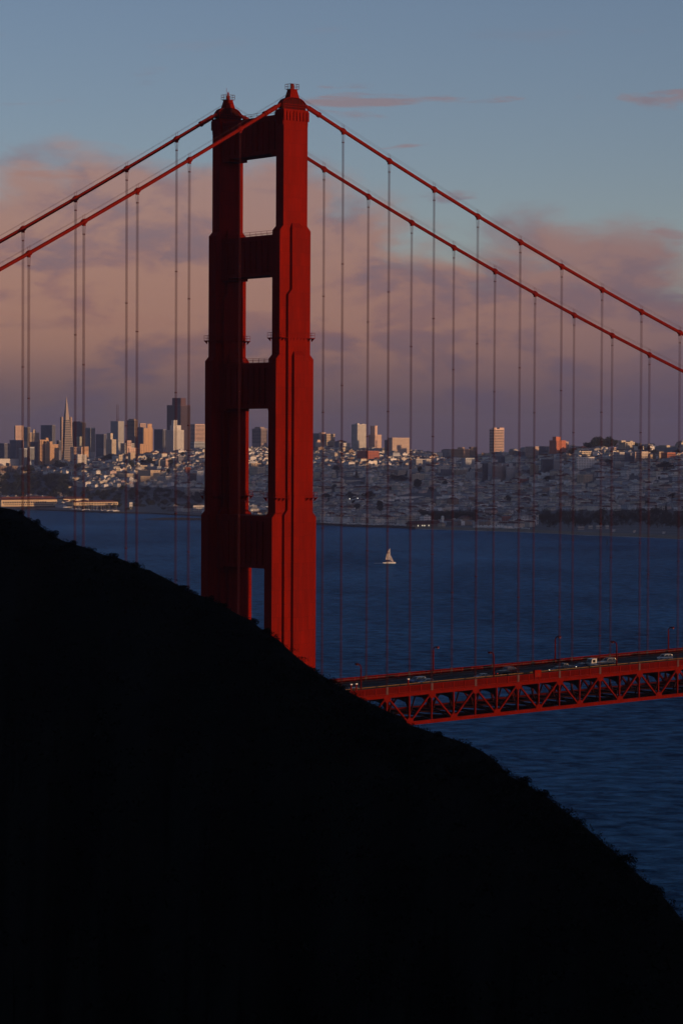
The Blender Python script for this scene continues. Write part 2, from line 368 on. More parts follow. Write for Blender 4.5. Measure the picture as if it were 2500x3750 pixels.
# the ridge west of the camera: unseen higher ground, added and shaped so it keeps the near slope out of the low sun
def heightfield(name, x0, x1, y0, y1, nx, ny, fn, material):
    mb = MB()
    vs = [(x0 + (x1 - x0)*i/nx, y0 + (y1 - y0)*j/ny, fn(x0 + (x1 - x0)*i/nx, y0 + (y1 - y0)*j/ny)) for i in range(nx + 1) for j in range(ny + 1)]
    w = ny + 1
    mb.add(vs, [(i*w + j, (i + 1)*w + j, (i + 1)*w + j + 1, i*w + j + 1) for i in range(nx) for j in range(ny)])
    return tag(mb.build(name, material, smooth=True), kind='structure')
def wave(x, y, s, seed=0.0):
    return math.sin(x/s + seed)*math.cos(y/(s*1.3) - seed*0.7) + 0.5*math.sin(x/(s*0.43) + y/(s*0.6) + seed*1.9)
def shade_ridge(x, y):
    a = math.exp(-((x + 400)/290)**4 - ((y + 830)/210)**2)*212
    b = math.exp(-((x + 760)/380)**2 - ((y + 640)/420)**2)*205
    z = max(a, b) + 5*wave(x, y, 45.0)
    d = math.hypot(x - CAM.x, y - CAM.y)                    # the shoulder the photographer stands on
    return min(z, 136.9 + max(0.0, d - 12)*0.55) if (y < -480 or x < CAM.x) else min(z, 136.9 - max(0.0, d - 10)*0.30)
heightfield('unseen_shade_ridge', -1300, -40, -1350, -440, 84, 64, lambda x, y: shade_ridge(x, y) - 8.0, M['hill'])

def leaf_clump(mb, c, r, n, rr, size, mi=0):
    for _ in range(n):
        while True:
            p = Vector((rr.uniform(-1, 1), rr.uniform(-1, 1), rr.uniform(-1, 1)))
            if p.length < 1: break
        p = p.normalized()*(p.length**0.45)
        q = Vector((c[0] + p.x*r[0], c[1] + p.y*r[1], c[2] + p.z*r[2]))
        a = Vector((rr.uniform(-1, 1), rr.uniform(-1, 1), rr.uniform(-1, 1))).normalized()*size*rr.uniform(0.6, 1.3)
        b = a.cross(Vector((rr.uniform(-1, 1), rr.uniform(-1, 1), rr.uniform(-1, 1)))).normalized()*size*rr.uniform(0.5, 1.1)
        mb.add([q - a, q + b, q + a*0.9 + b*0.3], [(0, 1, 2)], mi)
def headland_scrub():
    rr = random.Random(21); mb = MB()
    nc = len(HEADCOLS)
    def pt(i, j, fi, fj):
        a = Vector(HEADCOLS[i][j]); b = Vector(HEADCOLS[min(i + 1, nc - 1)][j]); c = Vector(HEADCOLS[i][j + 1])
        return a + (b - a)*fi + (c - a)*fj
    for _ in range(1500):                       # thick low cover along the crest
        i = rr.randrange(nc - 1); j = rr.choice((8, 9, 9, 10, 10, 11)); p = pt(i, j, rr.random(), rr.random()); r = rr.uniform(0.25, 0.75)
        leaf_clump(mb, p + Vector((0, 0, -r*0.05)), (r*1.6, r*1.6, r*0.5), 40, rr, 0.13)
    for _ in range(1500):                       # scattered over the slope
        i = rr.randrange(nc - 1); j = rr.randrange(1, 9); p = pt(i, j, rr.random(), rr.random()); r = rr.uniform(0.5, 1.6)
        leaf_clump(mb, p + Vector((0, 0, r*0.1)), (r*1.4, r*1.4, r*0.5), 22, rr, 0.25)
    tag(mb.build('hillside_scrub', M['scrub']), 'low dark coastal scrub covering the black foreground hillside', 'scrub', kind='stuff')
headland_scrub()
ORD = 'first second third fourth fifth sixth seventh eighth ninth tenth eleventh twelfth thirteenth fourteenth fifteenth sixteenth seventeenth eighteenth nineteenth twentieth twenty-first twenty-second'.split()
def ridge_bushes():
    rr = random.Random(5)
    protos = []
    for k in range(3):
        mb = MB()
        for q in range(6): leaf_clump(mb, (rr.uniform(-.7, .7), rr.uniform(-.7, .7), rr.uniform(0.15, .75)), (.55, .55, .42), 110, rr, 0.13)
        st = MB()
        for q in range(4): st.tube([(0, 0, -0.4), (rr.uniform(-.2, .2), rr.uniform(-.2, .2), .3), (rr.uniform(-.7, .7), rr.uniform(-.7, .7), .8)], [.06, .045, .02], 5)
        protos.append((mb.mesh('bush_leaves', M['scrub']), st.mesh('bush_stem', M['bark'])))
    spots = [(74, 1.0), (126, 1.3), (190, 1.5), (262, 1.4), (331, 1.2), (412, 1.2), (505, 1.5), (548, 1.0), (672, 1.2), (702, 1.3), (765, 1.1), (812, 1.0), (925, 1.2), (968, 1.3), (1215, 1.0), (1610, 1.0), (1850, 1.2), (1920, 1.5), (1988, 1.1), (2115, 1.1), (2290, 1.5), (2405, 1.0)]
    for n, (px, s) in enumerate(spots):
        p = at_depth(px, lerp(SIL, px) + 16, crest_depth(px))
        b = thing('coastal_bush', 'dark rounded coastal bush, %s from the left along the black hill crest' % ORD[n], 'bush', p, rr.uniform(0, 6), 'bushes on the crest of the foreground hill')
        b.scale = (s*0.5, s*0.5, s*rr.uniform(0.45, 0.62)); f, st = protos[n % 3]
        link('foliage', f, b); link('stem', st, b)
ridge_bushes()

# ------------------------------------------------------------------ the bridge
W = 13.716                                   # cables and trusses stand this far each side of the centre line
BR = thing('suspension_bridge', 'orange-red suspension bridge with tall stepped tower, cables and truss deck', 'bridge')
SX = lambda k: 16.377 + 15.24*k              # suspender stations, main span
SL = lambda k: -(16.142 + 15.24*k)           # side span
def cable_z(x):
    z = 226.033 - 0.44674*x + 0.00035*x*x if x > 0 else 226.033 + 0.57881*x + 0.0003*x*x
    if abs(x) < 4.2:                         # the saddle rounds the peak off
        e = 4.2; za = 226.033 - 0.44674*e + 0.00035*e*e; zb = 226.033 - 0.57881*e + 0.0003*e*e
        t = x/e; base = zb + (za - zb)*(t + 1)/2
        z = base + 1.12*(1 - t*t)
    return z
def deck_z(x): return 66.61 + 0.0205*(x - 103.0) - 0.00001*(x - 103)**2     # underside of the bottom chord

def tower_leg(yc, far):
    inner = 1 if yc < 0 else -1              # direction of the roadway
    mb = MB()
    secs = [(3.76, 193.6, 222.7), (4.84, 161.2, 192.45), (5.90, 121.3, 160.15), (6.98, -3.0, 120.3)]
    hy = 1.58
    for hx, z0, z1 in secs: mb.box(-hx, hx, yc - hy, yc + hy, z0, z1)
    for (a, z0, z1), (b, _, _) in zip(secs[1:], secs): mb.frustum((-a, a, yc - hy, yc + hy, z1), (-b, b, yc - hy, yc + hy, z1 + 1.15))
    leg = mb.build('tower_leg', M['orange'], BR)
    # stepped pilasters on the outer and the inner side, with sloping heads
    for sg in (-1, 1):
        f = yc + sg*hy
        def slab(hw, z0, z1, d0, d1, head=None, wide=None):
            p = MB()
            ya, yb = sorted((f + sg*d0, f + sg*d1))
            p.box(-hw, hw, ya, yb, z0, z1)
            if head is not None:
                y_in, y_out = f + sg*d0, f + sg*d1
                q = [(-hw, y_in, z1), (hw, y_in, z1), (hw, y_out, z1), (-hw, y_out, z1), (-hw + .55, y_in, z1 + head), (hw - .55, y_in, z1 + head), (hw - .55, y_in + sg*.25, z1 + head), (-hw + .55, y_in + sg*.25, z1 + head)]
                p.hexa(q if sg > 0 else [q[i] for i in (3, 2, 1, 0, 7, 6, 5, 4)])
            if wide: p.frustum((-wide, wide, ya, yb, z0 - 1.3), (-hw, hw, ya, yb, z0))
            return p.build('pilaster', M['orange'], leg)
        slab(1.70, 177.6, 193.0, 0.0, 1.0, 1.3, wide=2.84)
        slab(2.84, 122.2, 176.3, 0.0, 1.0, wide=3.83)
        slab(3.83, -2.0, 120.9, 0.0, 1.0)
        slab(1.70, -2.0, 161.0, 1.0, 2.0, 1.1)
    # fluted collar under the saddle
    cl = MB(); cl.box(-3.90, 3.90, yc - 1.72, yc + 1.72, 221.9, 222.75)
    for k in range(8):
        x = -3.62 + 7.24*k/7
        for sg in (-1, 1): cl.box(x - 0.36, x + 0.36, *sorted((yc + sg*1.58, yc + sg*1.92)), 219.9, 222.3)
    for k in range(3):
        y = yc - 1.1 + 1.1*k
        for sg in (-1, 1): cl.box(*sorted((sg*3.76, sg*3.95)), y - 0.33, y + 0.33, 218.8, 222.3)
    cl.build('fluted_collar', M['orange'], leg)
    # saddle housing: arched hood with ribs and a rail round the top
    prof = [(-4.05, 222.9), (4.05, 222.9), (4.05, 223.6), (3.55, 224.6), (2.9, 225.25), (2.1, 225.65), (1.3, 225.85), (0, 225.95), (-1.3, 225.85), (-2.1, 225.65), (-2.9, 225.25), (-3.55, 224.55), (-4.05, 223.4)]
    h = MB(); h.extrude_y([(x*.93, min(z, z - .25)) if z > 223 else (x*.93, z) for x, z in prof], yc - 0.62, yc + 0.62)
    hs = h.build('saddle_housing', M['under'], leg)  # dark colour stands in for the shade inside the hood
    top = prof[2:]
    hd = MB()
    for (xa, za), (xb, zb) in zip(top, top[1:]):
        hd.hexa([(xb, yc - 1.0, zb - .16), (xa, yc - 1.0, za - .16), (xa, yc + 1.0, za - .16), (xb, yc + 1.0, zb - .16), (xb, yc - 1.0, zb), (xa, yc - 1.0, za), (xa, yc + 1.0, za), (xb, yc + 1.0, zb)])
    hd.build('hood', M['orange'], hs)
    for k in range(17):
        x = -3.6 + 0.45*k; zt = lerp([(-4.05, 223.4), (-3.55, 224.55), (-2.9, 225.25), (-2.1, 225.65), (-1.3, 225.85), (0, 225.95), (1.3, 225.85), (2.1, 225.65), (2.9, 225.25), (3.55, 224.6), (4.05, 223.6)], x)
        for sg in (-1, 1):
            rb = MB(); rb.tube([(x, yc + sg*0.9, zt), (x, yc + sg*1.55, zt - 0.55), (x, yc + sg*1.62, 222.8)], 0.062, 4); rb.build('housing_rib', M['orange'], leg)
    rl = MB()
    for sg in (-1, 1):
        for z in (223.35, 223.95): rl.bar((-3.95, yc + sg*1.80, z), (3.95, yc + sg*1.80, z), 0.09, 0.09)
        for k in range(8): rl.bar((-3.95 + 7.9*k/7, yc + sg*1.80, 222.7), (-3.95 + 7.9*k/7, yc + sg*1.80, 224.0), 0.08, 0.08)
    rl.build('housing_rail', M['orange'], leg)
    # beacon pedestal
    pd = MB(); pd.frustum((-1.45, 1.45, yc - 1.15, yc + 1.15, 225.75), (-0.98, 0.98, yc - 0.75, yc + 0.75, 227.75))
    pd.box(-1.08, 1.08, yc - 0.86, yc + 0.86, 227.75, 227.95)
    pd.build('beacon_pedestal', M['orange'], leg)
    pc = MB()
    if far:
        pc.frustum((-0.36, 0.36, yc - 0.3, yc + 0.3, 227.95), (-0.30, 0.30, yc - 0.25, yc + 0.25, 229.1))
        pc.lathe([(0.22, 0), (0.24, .5), (0.16, .8), (0.03, 1.0)], 10, (0.05, yc, 229.1))
        pc.tube([(-0.5, yc, 227.95), (-0.5, yc, 231.0)], 0.045, 6)
    else:
        pc.box(-0.34, 0.34, yc - 0.3, yc + 0.3, 227.95, 229.35); pc.box(0.36, 0.55, yc - 0.2, yc + 0.2, 227.95, 228.9)
    pc.build('beacon', M['orange'], leg)
    cg = MB()
    for z in (228.0, 228.6, 229.22):
        for sg in (-1, 1):
            cg.bar((-1.35, yc + sg*1.1, z), (1.35, yc + sg*1.1, z), 0.07, 0.07); cg.bar((sg*1.35, yc - 1.1, z), (sg*1.35, yc + 1.1, z), 0.07, 0.07)
    for x in (-1.35, -0.6, 0.6, 1.35):
        for sg in (-1, 1): cg.bar((x, yc + sg*1.1, 227.95), (x, yc + sg*1.1, 229.25), 0.075, 0.075)
    cg.build('beacon_railing', M['dark_steel'], leg)
    # service galleries round the leg
    for zf, hx in ((165.55, 4.84), (125.3, 5.90)):
        g = MB(); o = 0.5; py = 2.58
        g.box(-hx - o, hx + o, yc - py - o*0.7, yc - hy, zf - 0.12, zf); g.box(-hx - o, hx + o, yc + hy, yc + py + o*0.7, zf - 0.12, zf)
        g.box(-hx - o, -hx, yc - hy, yc + hy, zf - 0.12, zf); g.box(hx, hx + o, yc - hy, yc + hy, zf - 0.12, zf)
        gal = g.build('service_gallery', M['orange'], leg)
        r_ = MB(); xa, ya = hx + o - .06, py + o*0.7 - .06
        for z in (zf + 0.62, zf + 1.25):
            for sg in (-1, 1):
                r_.bar((-xa, yc + sg*ya, z), (xa, yc + sg*ya, z), 0.07, 0.07); r_.bar((sg*xa, yc - ya, z), (sg*xa, yc + ya, z), 0.07, 0.07)
        nn = 10
        for k in range(nn + 1):
            x = -xa + 2*xa*k/nn
            for sg in (-1, 1): r_.bar((x, yc + sg*ya, zf), (x, yc + sg*ya, zf + 1.25), 0.06, 0.06)
        for k in range(1, 4):
            for sg in (-1, 1): r_.bar((sg*xa, yc - ya + 2*ya*k/4, zf), (sg*xa, yc - ya + 2*ya*k/4, zf + 1.25), 0.06, 0.06)
        r_.build('gallery_railing', M['orange'], gal)
        for k in range(11):
            x = -hx - 0.4 + (2*hx + 0.8)*k/10
            for sg in (-1, 1):
                b_ = MB(); f0 = yc + sg*(hy if abs(x) > 2.9 else hy + 1.0); f1 = yc + sg*(py + o*0.6)
                b_.extrude_x([(f0, zf - 0.12), (f1, zf - 0.12), (f0, zf - 0.95)] if sg < 0 else [(f0, zf - 0.95), (f1, zf - 0.12), (f0, zf - 0.12)], x - 0.09, x + 0.09)
                b_.build('gallery_bracket', M['orange'], gal)
    return leg
tower_leg(-W, False); tower_leg(W, True)

def struts():
    y0, y1 = -W + 1.58, W - 1.58
    for n, (zb, zt, hx) in enumerate(((212.15, 221.6, 2.7), (181.45, 191.55, 3.0), (147.85, 159.35, 3.6), (107.2, 120.45, 4.2))):
        mb = MB(); mb.box(-hx, hx, y0, y1, zb, zt)
        st = mb.build('cross_strut', M['orange'], BR)
        co = MB(); co.box(-hx - 0.18, hx + 0.18, y0, y1, zt - 1.0, zt + 0.05)
        co.build('cornice', M['orange'], st)
        for sg in (-1, 1):
            for t, dz in ((2.1, 0.62),):
                cb = MB(); ye = y0 if sg < 0 else y1
                cb.box(-hx - 0.12, hx + 0.12, *sorted((ye, ye - sg*(t + 1.0))), zb - dz + 0.02, zb + 0.6)
                cb.build('corbel', M['orange'], st)
        for k in range(9):                      # raised fluting on the long faces
            y = y0 + (y1 - y0)*(k + 1)/10
            for sg in (-1, 1):
                fl = MB(); fl.box(*sorted((sg*hx, sg*(hx + 0.3))), y - 0.55, y + 0.55, zb + 0.9, zt - 1.3)
                fl.build('fluting', M['orange'], st)
        rl = MB()
        for sg in (-1, 1):
            for z in (0.6, 1.15): rl.bar((sg*(hx - .1), y0, zt + z), (sg*(hx - .1), y1, zt + z), 0.07, 0.07)
            for k in range(11): rl.bar((sg*(hx - .1), y0 + (y1 - y0)*k/10, zt), (sg*(hx - .1), y0 + (y1 - y0)*k/10, zt + 1.15), 0.06, 0.06)
        rl.build('strut_railing', M['orange'], st)
struts()

NR, NL = 11, 7
def cables():
    for yc in (-W, W):
        mb = MB()
        xs = [-150, -130, -110, -90, -75, -60, -45, -30, -20, -12, -8, -6, -4.2, -3.2, -2.2, -1.1, 0, 1.1, 2.2, 3.2, 4.2, 6, 8, 12, 20] + [30 + 15*k for k in range(20)]
        mb.tube([(x, yc, cable_z(x)) for x in xs], 0.46, 12)
        cb = mb.build('main_cable', M['cable'], BR, smooth=True)
        for sg, ts in ((1, [5.2, 6.4, 8.3]), (-1, [5.0, 6.2, 8.1])):     # sleeves where the cable leaves the saddle
            sl = MB(); sl.tube([(sg*t, yc, cable_z(sg*t)) for t in ts], 0.63, 12); sl.build('cable_sleeve', M['cable'], cb)
            sl = MB(); sl.tube([(sg*t, yc, cable_z(sg*t)) for t in (8.3, 8.75)], 0.74, 12); sl.build('cable_collar', M['cable'], cb)
        for off in (-0.42, 0.42):
            h = MB(); h.tube([(x, yc + off, cable_z(x) + 1.45) for x in xs if abs(x) > 14], 0.022, 5)   # hand ropes
            pts = [(x, yc + off, cable_z(x) + 1.45) for x in xs]
            lft = [p for p in pts if p[0] <= -12] + [(-1.0, yc + off*0.6, 226.9)]; rgt = [(1.0, yc + off*0.6, 226.9)] + [p for p in pts if p[0] >= 12]
            h = MB(); h.tube(lft, 0.024, 5); h.tube(rgt, 0.024, 5); h.build('hand_rope', M['dark_steel'], cb)
        band = None
        stations = [(SX(k), 1) for k in range(NR)] + [(SL(k), -1) for k in range(NL)]
        for x, sd in stations:
            sl = (cable_z(x + 1) - cable_z(x - 1))/2
            b = MB()
            dx = 0.62/math.hypot(1, sl)
            b.tube([(-dx, 0, -dx*sl), (dx, 0, dx*sl)], 0.60, 12)
            b.tube([(-dx*0.45, 0, -dx*sl*0.45), (dx*0.45, 0, dx*sl*0.45)], 0.70, 12)
            b.box(-0.32, 0.32, -0.34, 0.34, -0.98, -0.45)
            for o in (-0.28, 0.28): b.bar((o, 0, 0.4 + o*sl), (o, 0, 1.75 + o*sl), 0.05, 0.05)
            bo = b.build('cable_band', M['cable'], cb); bo.location = (x, yc, cable_z(x))
            s = MB(); zt = cable_z(x) - 0.75; zb = deck_z(x) + 8.9
            for ox in (-0.19, 0.19):
                for oy in (-0.17, 0.17):
                    s.tube([(ox*1.6, oy*1.6, zt), (ox, oy, zt - 2.2), (ox, oy, zb)], 0.040, 5)
            so = s.build('suspender', M['rope'], BR); so.location = (x, yc, 0)
            z = zt - 2.2
            cnt = 0
            while z > zb + 6 and cnt < 4:
                sp = MB(); sp.box(-0.26, 0.26, -0.24, 0.24, z - 0.1, z + 0.1); sp.build('rope_spreader', M['rope'], so)
                z -= 31.0; cnt += 1
cables()

X0, X1 = -14.0, 214.0
def trusses():
    nodes_t = [SX(k) for k in range(-2, 14)]; nodes_b = [x - 7.62 for x in nodes_t]
    for yc in (-W, W):
        om = M['deck_dimmed'] if yc < 0 else M['far_truss_shaded']
        def run(name, za, zb, hw):
            mb = MB(); xs = [X0 + (X1 - X0)*k/12 for k in range(13)]
            for a, b in zip(xs, xs[1:]):
                mb.hexa([(a, yc - hw, deck_z(a) + za), (b, yc - hw, deck_z(b) + za), (b, yc + hw, deck_z(b) + za), (a, yc + hw, deck_z(a) + za),
                         (a, yc - hw, deck_z(a) + zb), (b, yc - hw, deck_z(b) + zb), (b, yc + hw, deck_z(b) + zb), (a, yc + hw, deck_z(a) + zb)])
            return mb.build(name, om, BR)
        bc = run('bottom_chord', 0.0, 0.96, 0.34); tc = run('top_chord', 7.70, 8.62, 0.34)
        for x in nodes_t + nodes_b:
            if not X0 < x < X1: continue
            v = MB(); v.box(x - 0.19, x + 0.19, yc - 0.24, yc + 0.24, deck_z(x) + 0.9, deck_z(x) + 7.75); v.build('truss_vertical', om, BR)
        for xb in nodes_b:
            for sg in (-1, 1):
                xt = xb + sg*7.62
                if not (X0 < xb < X1 and X0 < xt < X1): continue
                d = MB(); d.bar((xb, yc, deck_z(xb) + 0.5), (xt, yc, deck_z(xt) + 8.1), 0.42, 0.46, up=(0, 1, 0)); d.build('truss_diagonal', om, BR)
        for x, z, up in [(x, 8.1, -1) for x in nodes_t] + [(x, 0.5, 1) for x in nodes_b]:
            if not X0 < x < X1: continue
            g = MB(); zz = deck_z(x) + z
            pr = [(x - 1.25, zz), (x + 1.25, zz), (x + 1.15, zz + up*0.75), (x + 0.62, zz + up*1.45), (x - 0.62, zz + up*1.45), (x - 1.15, zz + up*0.75)]
            if up < 0: pr = pr[::-1]
            g.extrude_y(pr[::-1], yc - 0.37, yc + 0.37); g.build('gusset_plate', om, tc if up < 0 else bc)
    allx = sorted(x for x in nodes_t + nodes_b if X0 < x < X1)
    for n, x in enumerate(allx):
        f = MB(); z = deck_z(x)                                   # floor beam with curved haunches
        f.extrude_x([(-W + .3, z + 4.9), (-W + 1.4, z + 6.0), (-W + 4.0, z + 6.5), (W - 4.0, z + 6.5), (W - 1.4, z + 6.0), (W - .3, z + 4.9), (W - .3, z + 8.3), (-W + .3, z + 8.3)], x - 0.25, x + 0.25)
        f.build('floor_beam', M['under'], BR)
        c = MB(); c.box(x - 0.3, x + 0.3, -W + .3, W - .3, z + 0.15, z + 0.85); c.build('bottom_strut', M['under'], BR)
        for sg in (-1, 1):
            s_ = MB(); s_.bar((x, sg*4.6, z + 0.8), (x, sg*7.0, z + 6.5), 0.3, 0.3); s_.build('sway_brace', M['under'], BR)
        if n + 1 < len(allx):
            xb = allx[n + 1]
            for a, b in ((-W + .3, 0), (0, -W + .3), (W - .3, 0), (0, W - .3)):
                l = MB(); l.bar((x, a, z + 0.5 + 0.004*a), (xb, b, deck_z(xb) + 0.5 + 0.004*a), 0.5, 0.42); l.build('lateral_brace', M['under'], BR)
    for y in (-9.0, -6.0, -3.0, 0.0, 3.0, 6.0, 9.0):
        s_ = MB(); s_.bar((X0, y, deck_z(X0) + 7.9), (X1, y, deck_z(X1) + 7.9), 0.3, 0.75); s_.build('stringer', M['under'], BR)
    def sheet(name, ya, yb, za, zb, material, parent):
        mb = MB(); xs = [X0 + (X1 - X0)*k/12 for k in range(13)]
        for a, b in zip(xs, xs[1:]):
            mb.hexa([(a, ya, deck_z(a) + za), (b, ya, deck_z(b) + za), (b, yb, deck_z(b) + za), (a, yb, deck_z(a) + za),
                     (a, ya, deck_z(a) + zb), (b, ya, deck_z(b) + zb), (b, yb, deck_z(b) + zb), (a, yb, deck_z(a) + zb)])
        return mb.build(name, material, parent)
    road = sheet('roadway', -9.6, 9.6, 8.35, 8.72, M['asphalt'], BR)
    for sg in (-1, 1):
        wk = sheet('walkway', *sorted((sg*9.62, sg*13.2)), 8.36, 8.92, M['walk'], BR)
        hs = MB()                                                     # ochre traffic rail between road and walkway
        for z, h in ((9.74, 0.16), (10.50, 0.08)):
            hs.bar((X0, sg*9.75, deck_z(X0) + z), (X1, sg*9.75, deck_z(X1) + z), 0.2, h)
        hs.build('traffic_rail', M['ochre'] if sg < 0 else M['walk'], road)
        n = int((X1 - X0)/0.95)
        for k in range(n):
            x = X0 + 0.5 + 0.95*k
            if sg > 0: break
            b = MB(); b.box(x - 0.42, x + 0.42, sg*9.75 - 0.04, sg*9.75 + 0.04, deck_z(x) + 8.95, deck_z(x) + 10.46); b.build('traffic_rail_panel', M['ochre_panel'], road)
        k = 0
        x = SX(-1) - 3.81*3
        yf = sg*(W + 0.15)
        while x < X1 - 4:
            x2 = x + 3.81
            thick = abs((x - SX(0))/15.24 - round((x - SX(0))/15.24)) < 0.05
            p = MB(); w = 0.36 if thick else 0.13
            p.box(x - w, x + w, yf - 0.16, yf + 0.16, deck_z(x) + 8.62, deck_z(x) + 10.45 + (0.15 if thick else 0)); p.build('fence_post', M['dark_steel'] if thick else M['orange'], wk)
            f = MB(); xa, xb = x + w + .02, x2 - 0.16
            for z, h in ((8.80, 0.16), (10.36, 0.12)): f.bar((xa, yf, deck_z(xa) + z), (xb, yf, deck_z(xb) + z), 0.14, h)
            m_ = 17
            for j in range(m_):
                xx = xa + (xb - xa)*(j + 0.5)/m_; f.box(xx - 0.028, xx + 0.028, yf - 0.03, yf + 0.03, deck_z(xx) + 8.84, deck_z(xx) + 10.34)
            f.hexa([(xa, yf + .035, deck_z(xa) + 8.9), (xb, yf + .035, deck_z(xb) + 8.9), (xb, yf + .055, deck_z(xb) + 8.9), (xa, yf + .055, deck_z(xa) + 8.9), (xa, yf + .035, deck_z(xa) + 10.3), (xb, yf + .035, deck_z(xb) + 10.3), (xb, yf + .055, deck_z(xb) + 10.3), (xa, yf + .055, deck_z(xa) + 10.3)], 1)
            f.build('fence_panel', [M['orange'], M['screen']], wk)
            x = x2; k += 1
    for y in (-6.4, -3.2, 0.0, 3.2, 6.4):
        k = 0; x = X0 + 2
        while x < X1 - 4:
            z = deck_z(x) + 8.724
            l = MB(); l.add([(x, y - .08, z), (x + 3, y - .08, deck_z(x + 3) + 8.724), (x + 3, y + .08, deck_z(x + 3) + 8.724), (x, y + .08, z)], [(0, 1, 2, 3)])
            l.build('lane_mark', M['lane'], road); x += 12
    return road
ROAD = trusses()

# ------------------------------------------------------------------ lamp posts on the bridge
def lamp_proto(sg):
    mb = MB(); mb.tube([(0, 0, 0), (0, 0, 7.0), (0, sg*0.12, 7.55), (0, sg*0.45, 7.95), (0, sg*0.95, 8.1), (0, sg*1.35, 8.1)], [.22, .17, .16, .15, .14, .13], 8)
    bs = MB(); bs.box(-.34, .34, -.34, .34, 0, 0.9); bs.box(-.27, .27, -.27, .27, 0.9, 1.3)
    hd = MB(); hd.box(-.30, .30, *sorted((sg*1.25, sg*2.15)), 7.85, 8.25); gl = MB(); gl.box(-.24, .24, *sorted((sg*1.4, sg*2.05)), 7.72, 7.85)
    return mb.mesh('lamp_post_pole', M['lamp_paint'], True), bs.mesh('lamp_base', M['lamp_paint']), hd.mesh('lamp_head', M['lamp_paint']), gl.mesh('lamp_lens', M['lamp_glass'])
LP = {1: lamp_proto(1), -1: lamp_proto(-1)}
def lamp(x, y, sg, label):
    t = thing('street_lamp', label, 'lamp', (x, y, deck_z(x) + 8.92), 0, 'street lamps along the bridge deck')
    for n, me in zip(('pole', 'base', 'head', 'lens'), LP[sg]):
        o = link(n, me, t)
near_txt = ['red street lamp on the near side closest to the hill', 'red street lamp on near railing right beside the lone silver sedan', 'red street lamp on near railing just right of the tan SUV', 'red street lamp on near side at far right']
far_txt = ['red street lamp on the far railing nearest the hill', 'red street lamp on far railing behind the blue car pair', 'red street lamp on far railing right of the red utility box', 'red street lamp on far railing behind the white SUV']
for k in range(3): lamp(23.7 + 45.72*k, -12.9, 1, near_txt[k])
for k in range(4): lamp(24.3 + 45.72*k, 12.9, -1, far_txt[k])
# small rail-side light posts
for n, (px, py, txt) in enumerate(((1285, 2478, 'short red post with pale cap at the hill end of the near railing'), (1304, 2476, 'short red post with pale cap beside the first near lamp'), (1494, 2460, 'short red post with pale cap in front of the blue car'))):
    p = at_y(px, py + 42, -12.9)
    t = thing('rail_post', txt, 'post', (p.x, -12.9, deck_z(p.x) + 8.92), 0, 'short rail posts on the near walkway')
    a = MB(); a.box(-.14, .14, -.14, .14, 0, 3.0); a.build('shaft', M['orange'], t)
    a = MB(); a.box(-.26, .26, -.26, .26, 3.0, 3.25); a.build('cap', M['white'], t)
p = at_y(1965, 2462, -W)
t = thing('utility_box', 'square red metal utility box on the near bridge railing', 'utility box', (p.x, -W - 0.1, deck_z(p.x) + 8.62))
a = MB(); a.box(-1.25, 1.15, -.45, .35, 0.9, 2.75); a.build('cabinet', M['orange'], t)
a = MB(); a.box(-.15, .35, -.49, -.45, 1.35, 1.75); a.build('vent', M['dark_steel'], t)
a = MB(); a.box(-1.0, -.8, -.3, .3, 0.0, 0.9); a.box(.7, .9, -.3, .3, 0.0, .9); a.build('leg_frame', M['orange'], t)

# ------------------------------------------------------------------ the city shore: terrain
SHORE = [(-260, 1862), (0, 1864), (100, 1866), (250, 1872), (400, 1878), (550, 1881), (740, 1891), (1000, 1909), (1160, 1921), (1300, 1929), (1440, 1932), (1560, 1938), (1700, 1942), (1900, 1948),
         (2050, 1955), (2150, 1960), (2350, 1967), (2500, 1975), (2700, 1984)]
RIDGE = [(-260, 1722, 7000), (0, 1722, 7000), (150, 1712, 7000), (300, 1692, 6900), (450, 1672, 6900), (600, 1662, 6900), (750, 1655, 6900), (900, 1648, 6900), (1150, 1642, 6900), (1300, 1646, 6800),
         (1450, 1656, 6700), (1600, 1668, 6600), (1750, 1670, 6600), (1900, 1662, 6500), (2050, 1650, 6300), (2200, 1643, 6200), (2350, 1639, 6100), (2700, 1634, 6000)]
def shore_depth(px): p = at_z(px, lerp(SHORE, px), 0.0); return (p - CAM).dot(FWD)
def ridge_at(px):
    r = lerp([(a, b) for a, b, c in RIDGE], px); D = lerp([(a, c) for a, b, c in RIDGE], px)
    return D, at_depth(px, r, D).z
def ground(px, D):
    Ds = shore_depth(px); Dr, zr = ridge_at(px)
    if D <= Ds: return 1.2
    t = (D - Ds)/(Dr - Ds)
    if t < 1:
        z = 1.2 + min(1.0, (D - Ds)/60.0)*2.0 + 6.0*t
        s = max(0.0, (t - 0.42)/0.58); s = s*s*(3 - 2*s)*0.55 + s*0.45
        b = 0.0
        if s > 0: b = 4.0*math.sin(px*0.011 + D*0.004)*math.sin(D*0.006 - px*0.004)*min(1, s*3)*min(1, (1 - s)*6)
        return z + (zr - 9.2)*s + b
    return max(6.0, zr - (D - Dr)*0.11)
def ground_pt(px, D):
    p = at_depth(px, 1700, D); return Vector((p.x, p.y, ground(px, D)))
def row_of(px, D): p = ground_pt(px, D); return to_px(p)[1]
def depth_for_row(px, row):
    a, b = shore_depth(px) + 2, ridge_at(px)[0]
    if row <= row_of(px, b): return b
    for _ in range(30):
        m_ = (a + b)/2
        if row_of(px, m_) > row: a = m_
        else: b = m_
    return (a + b)/2
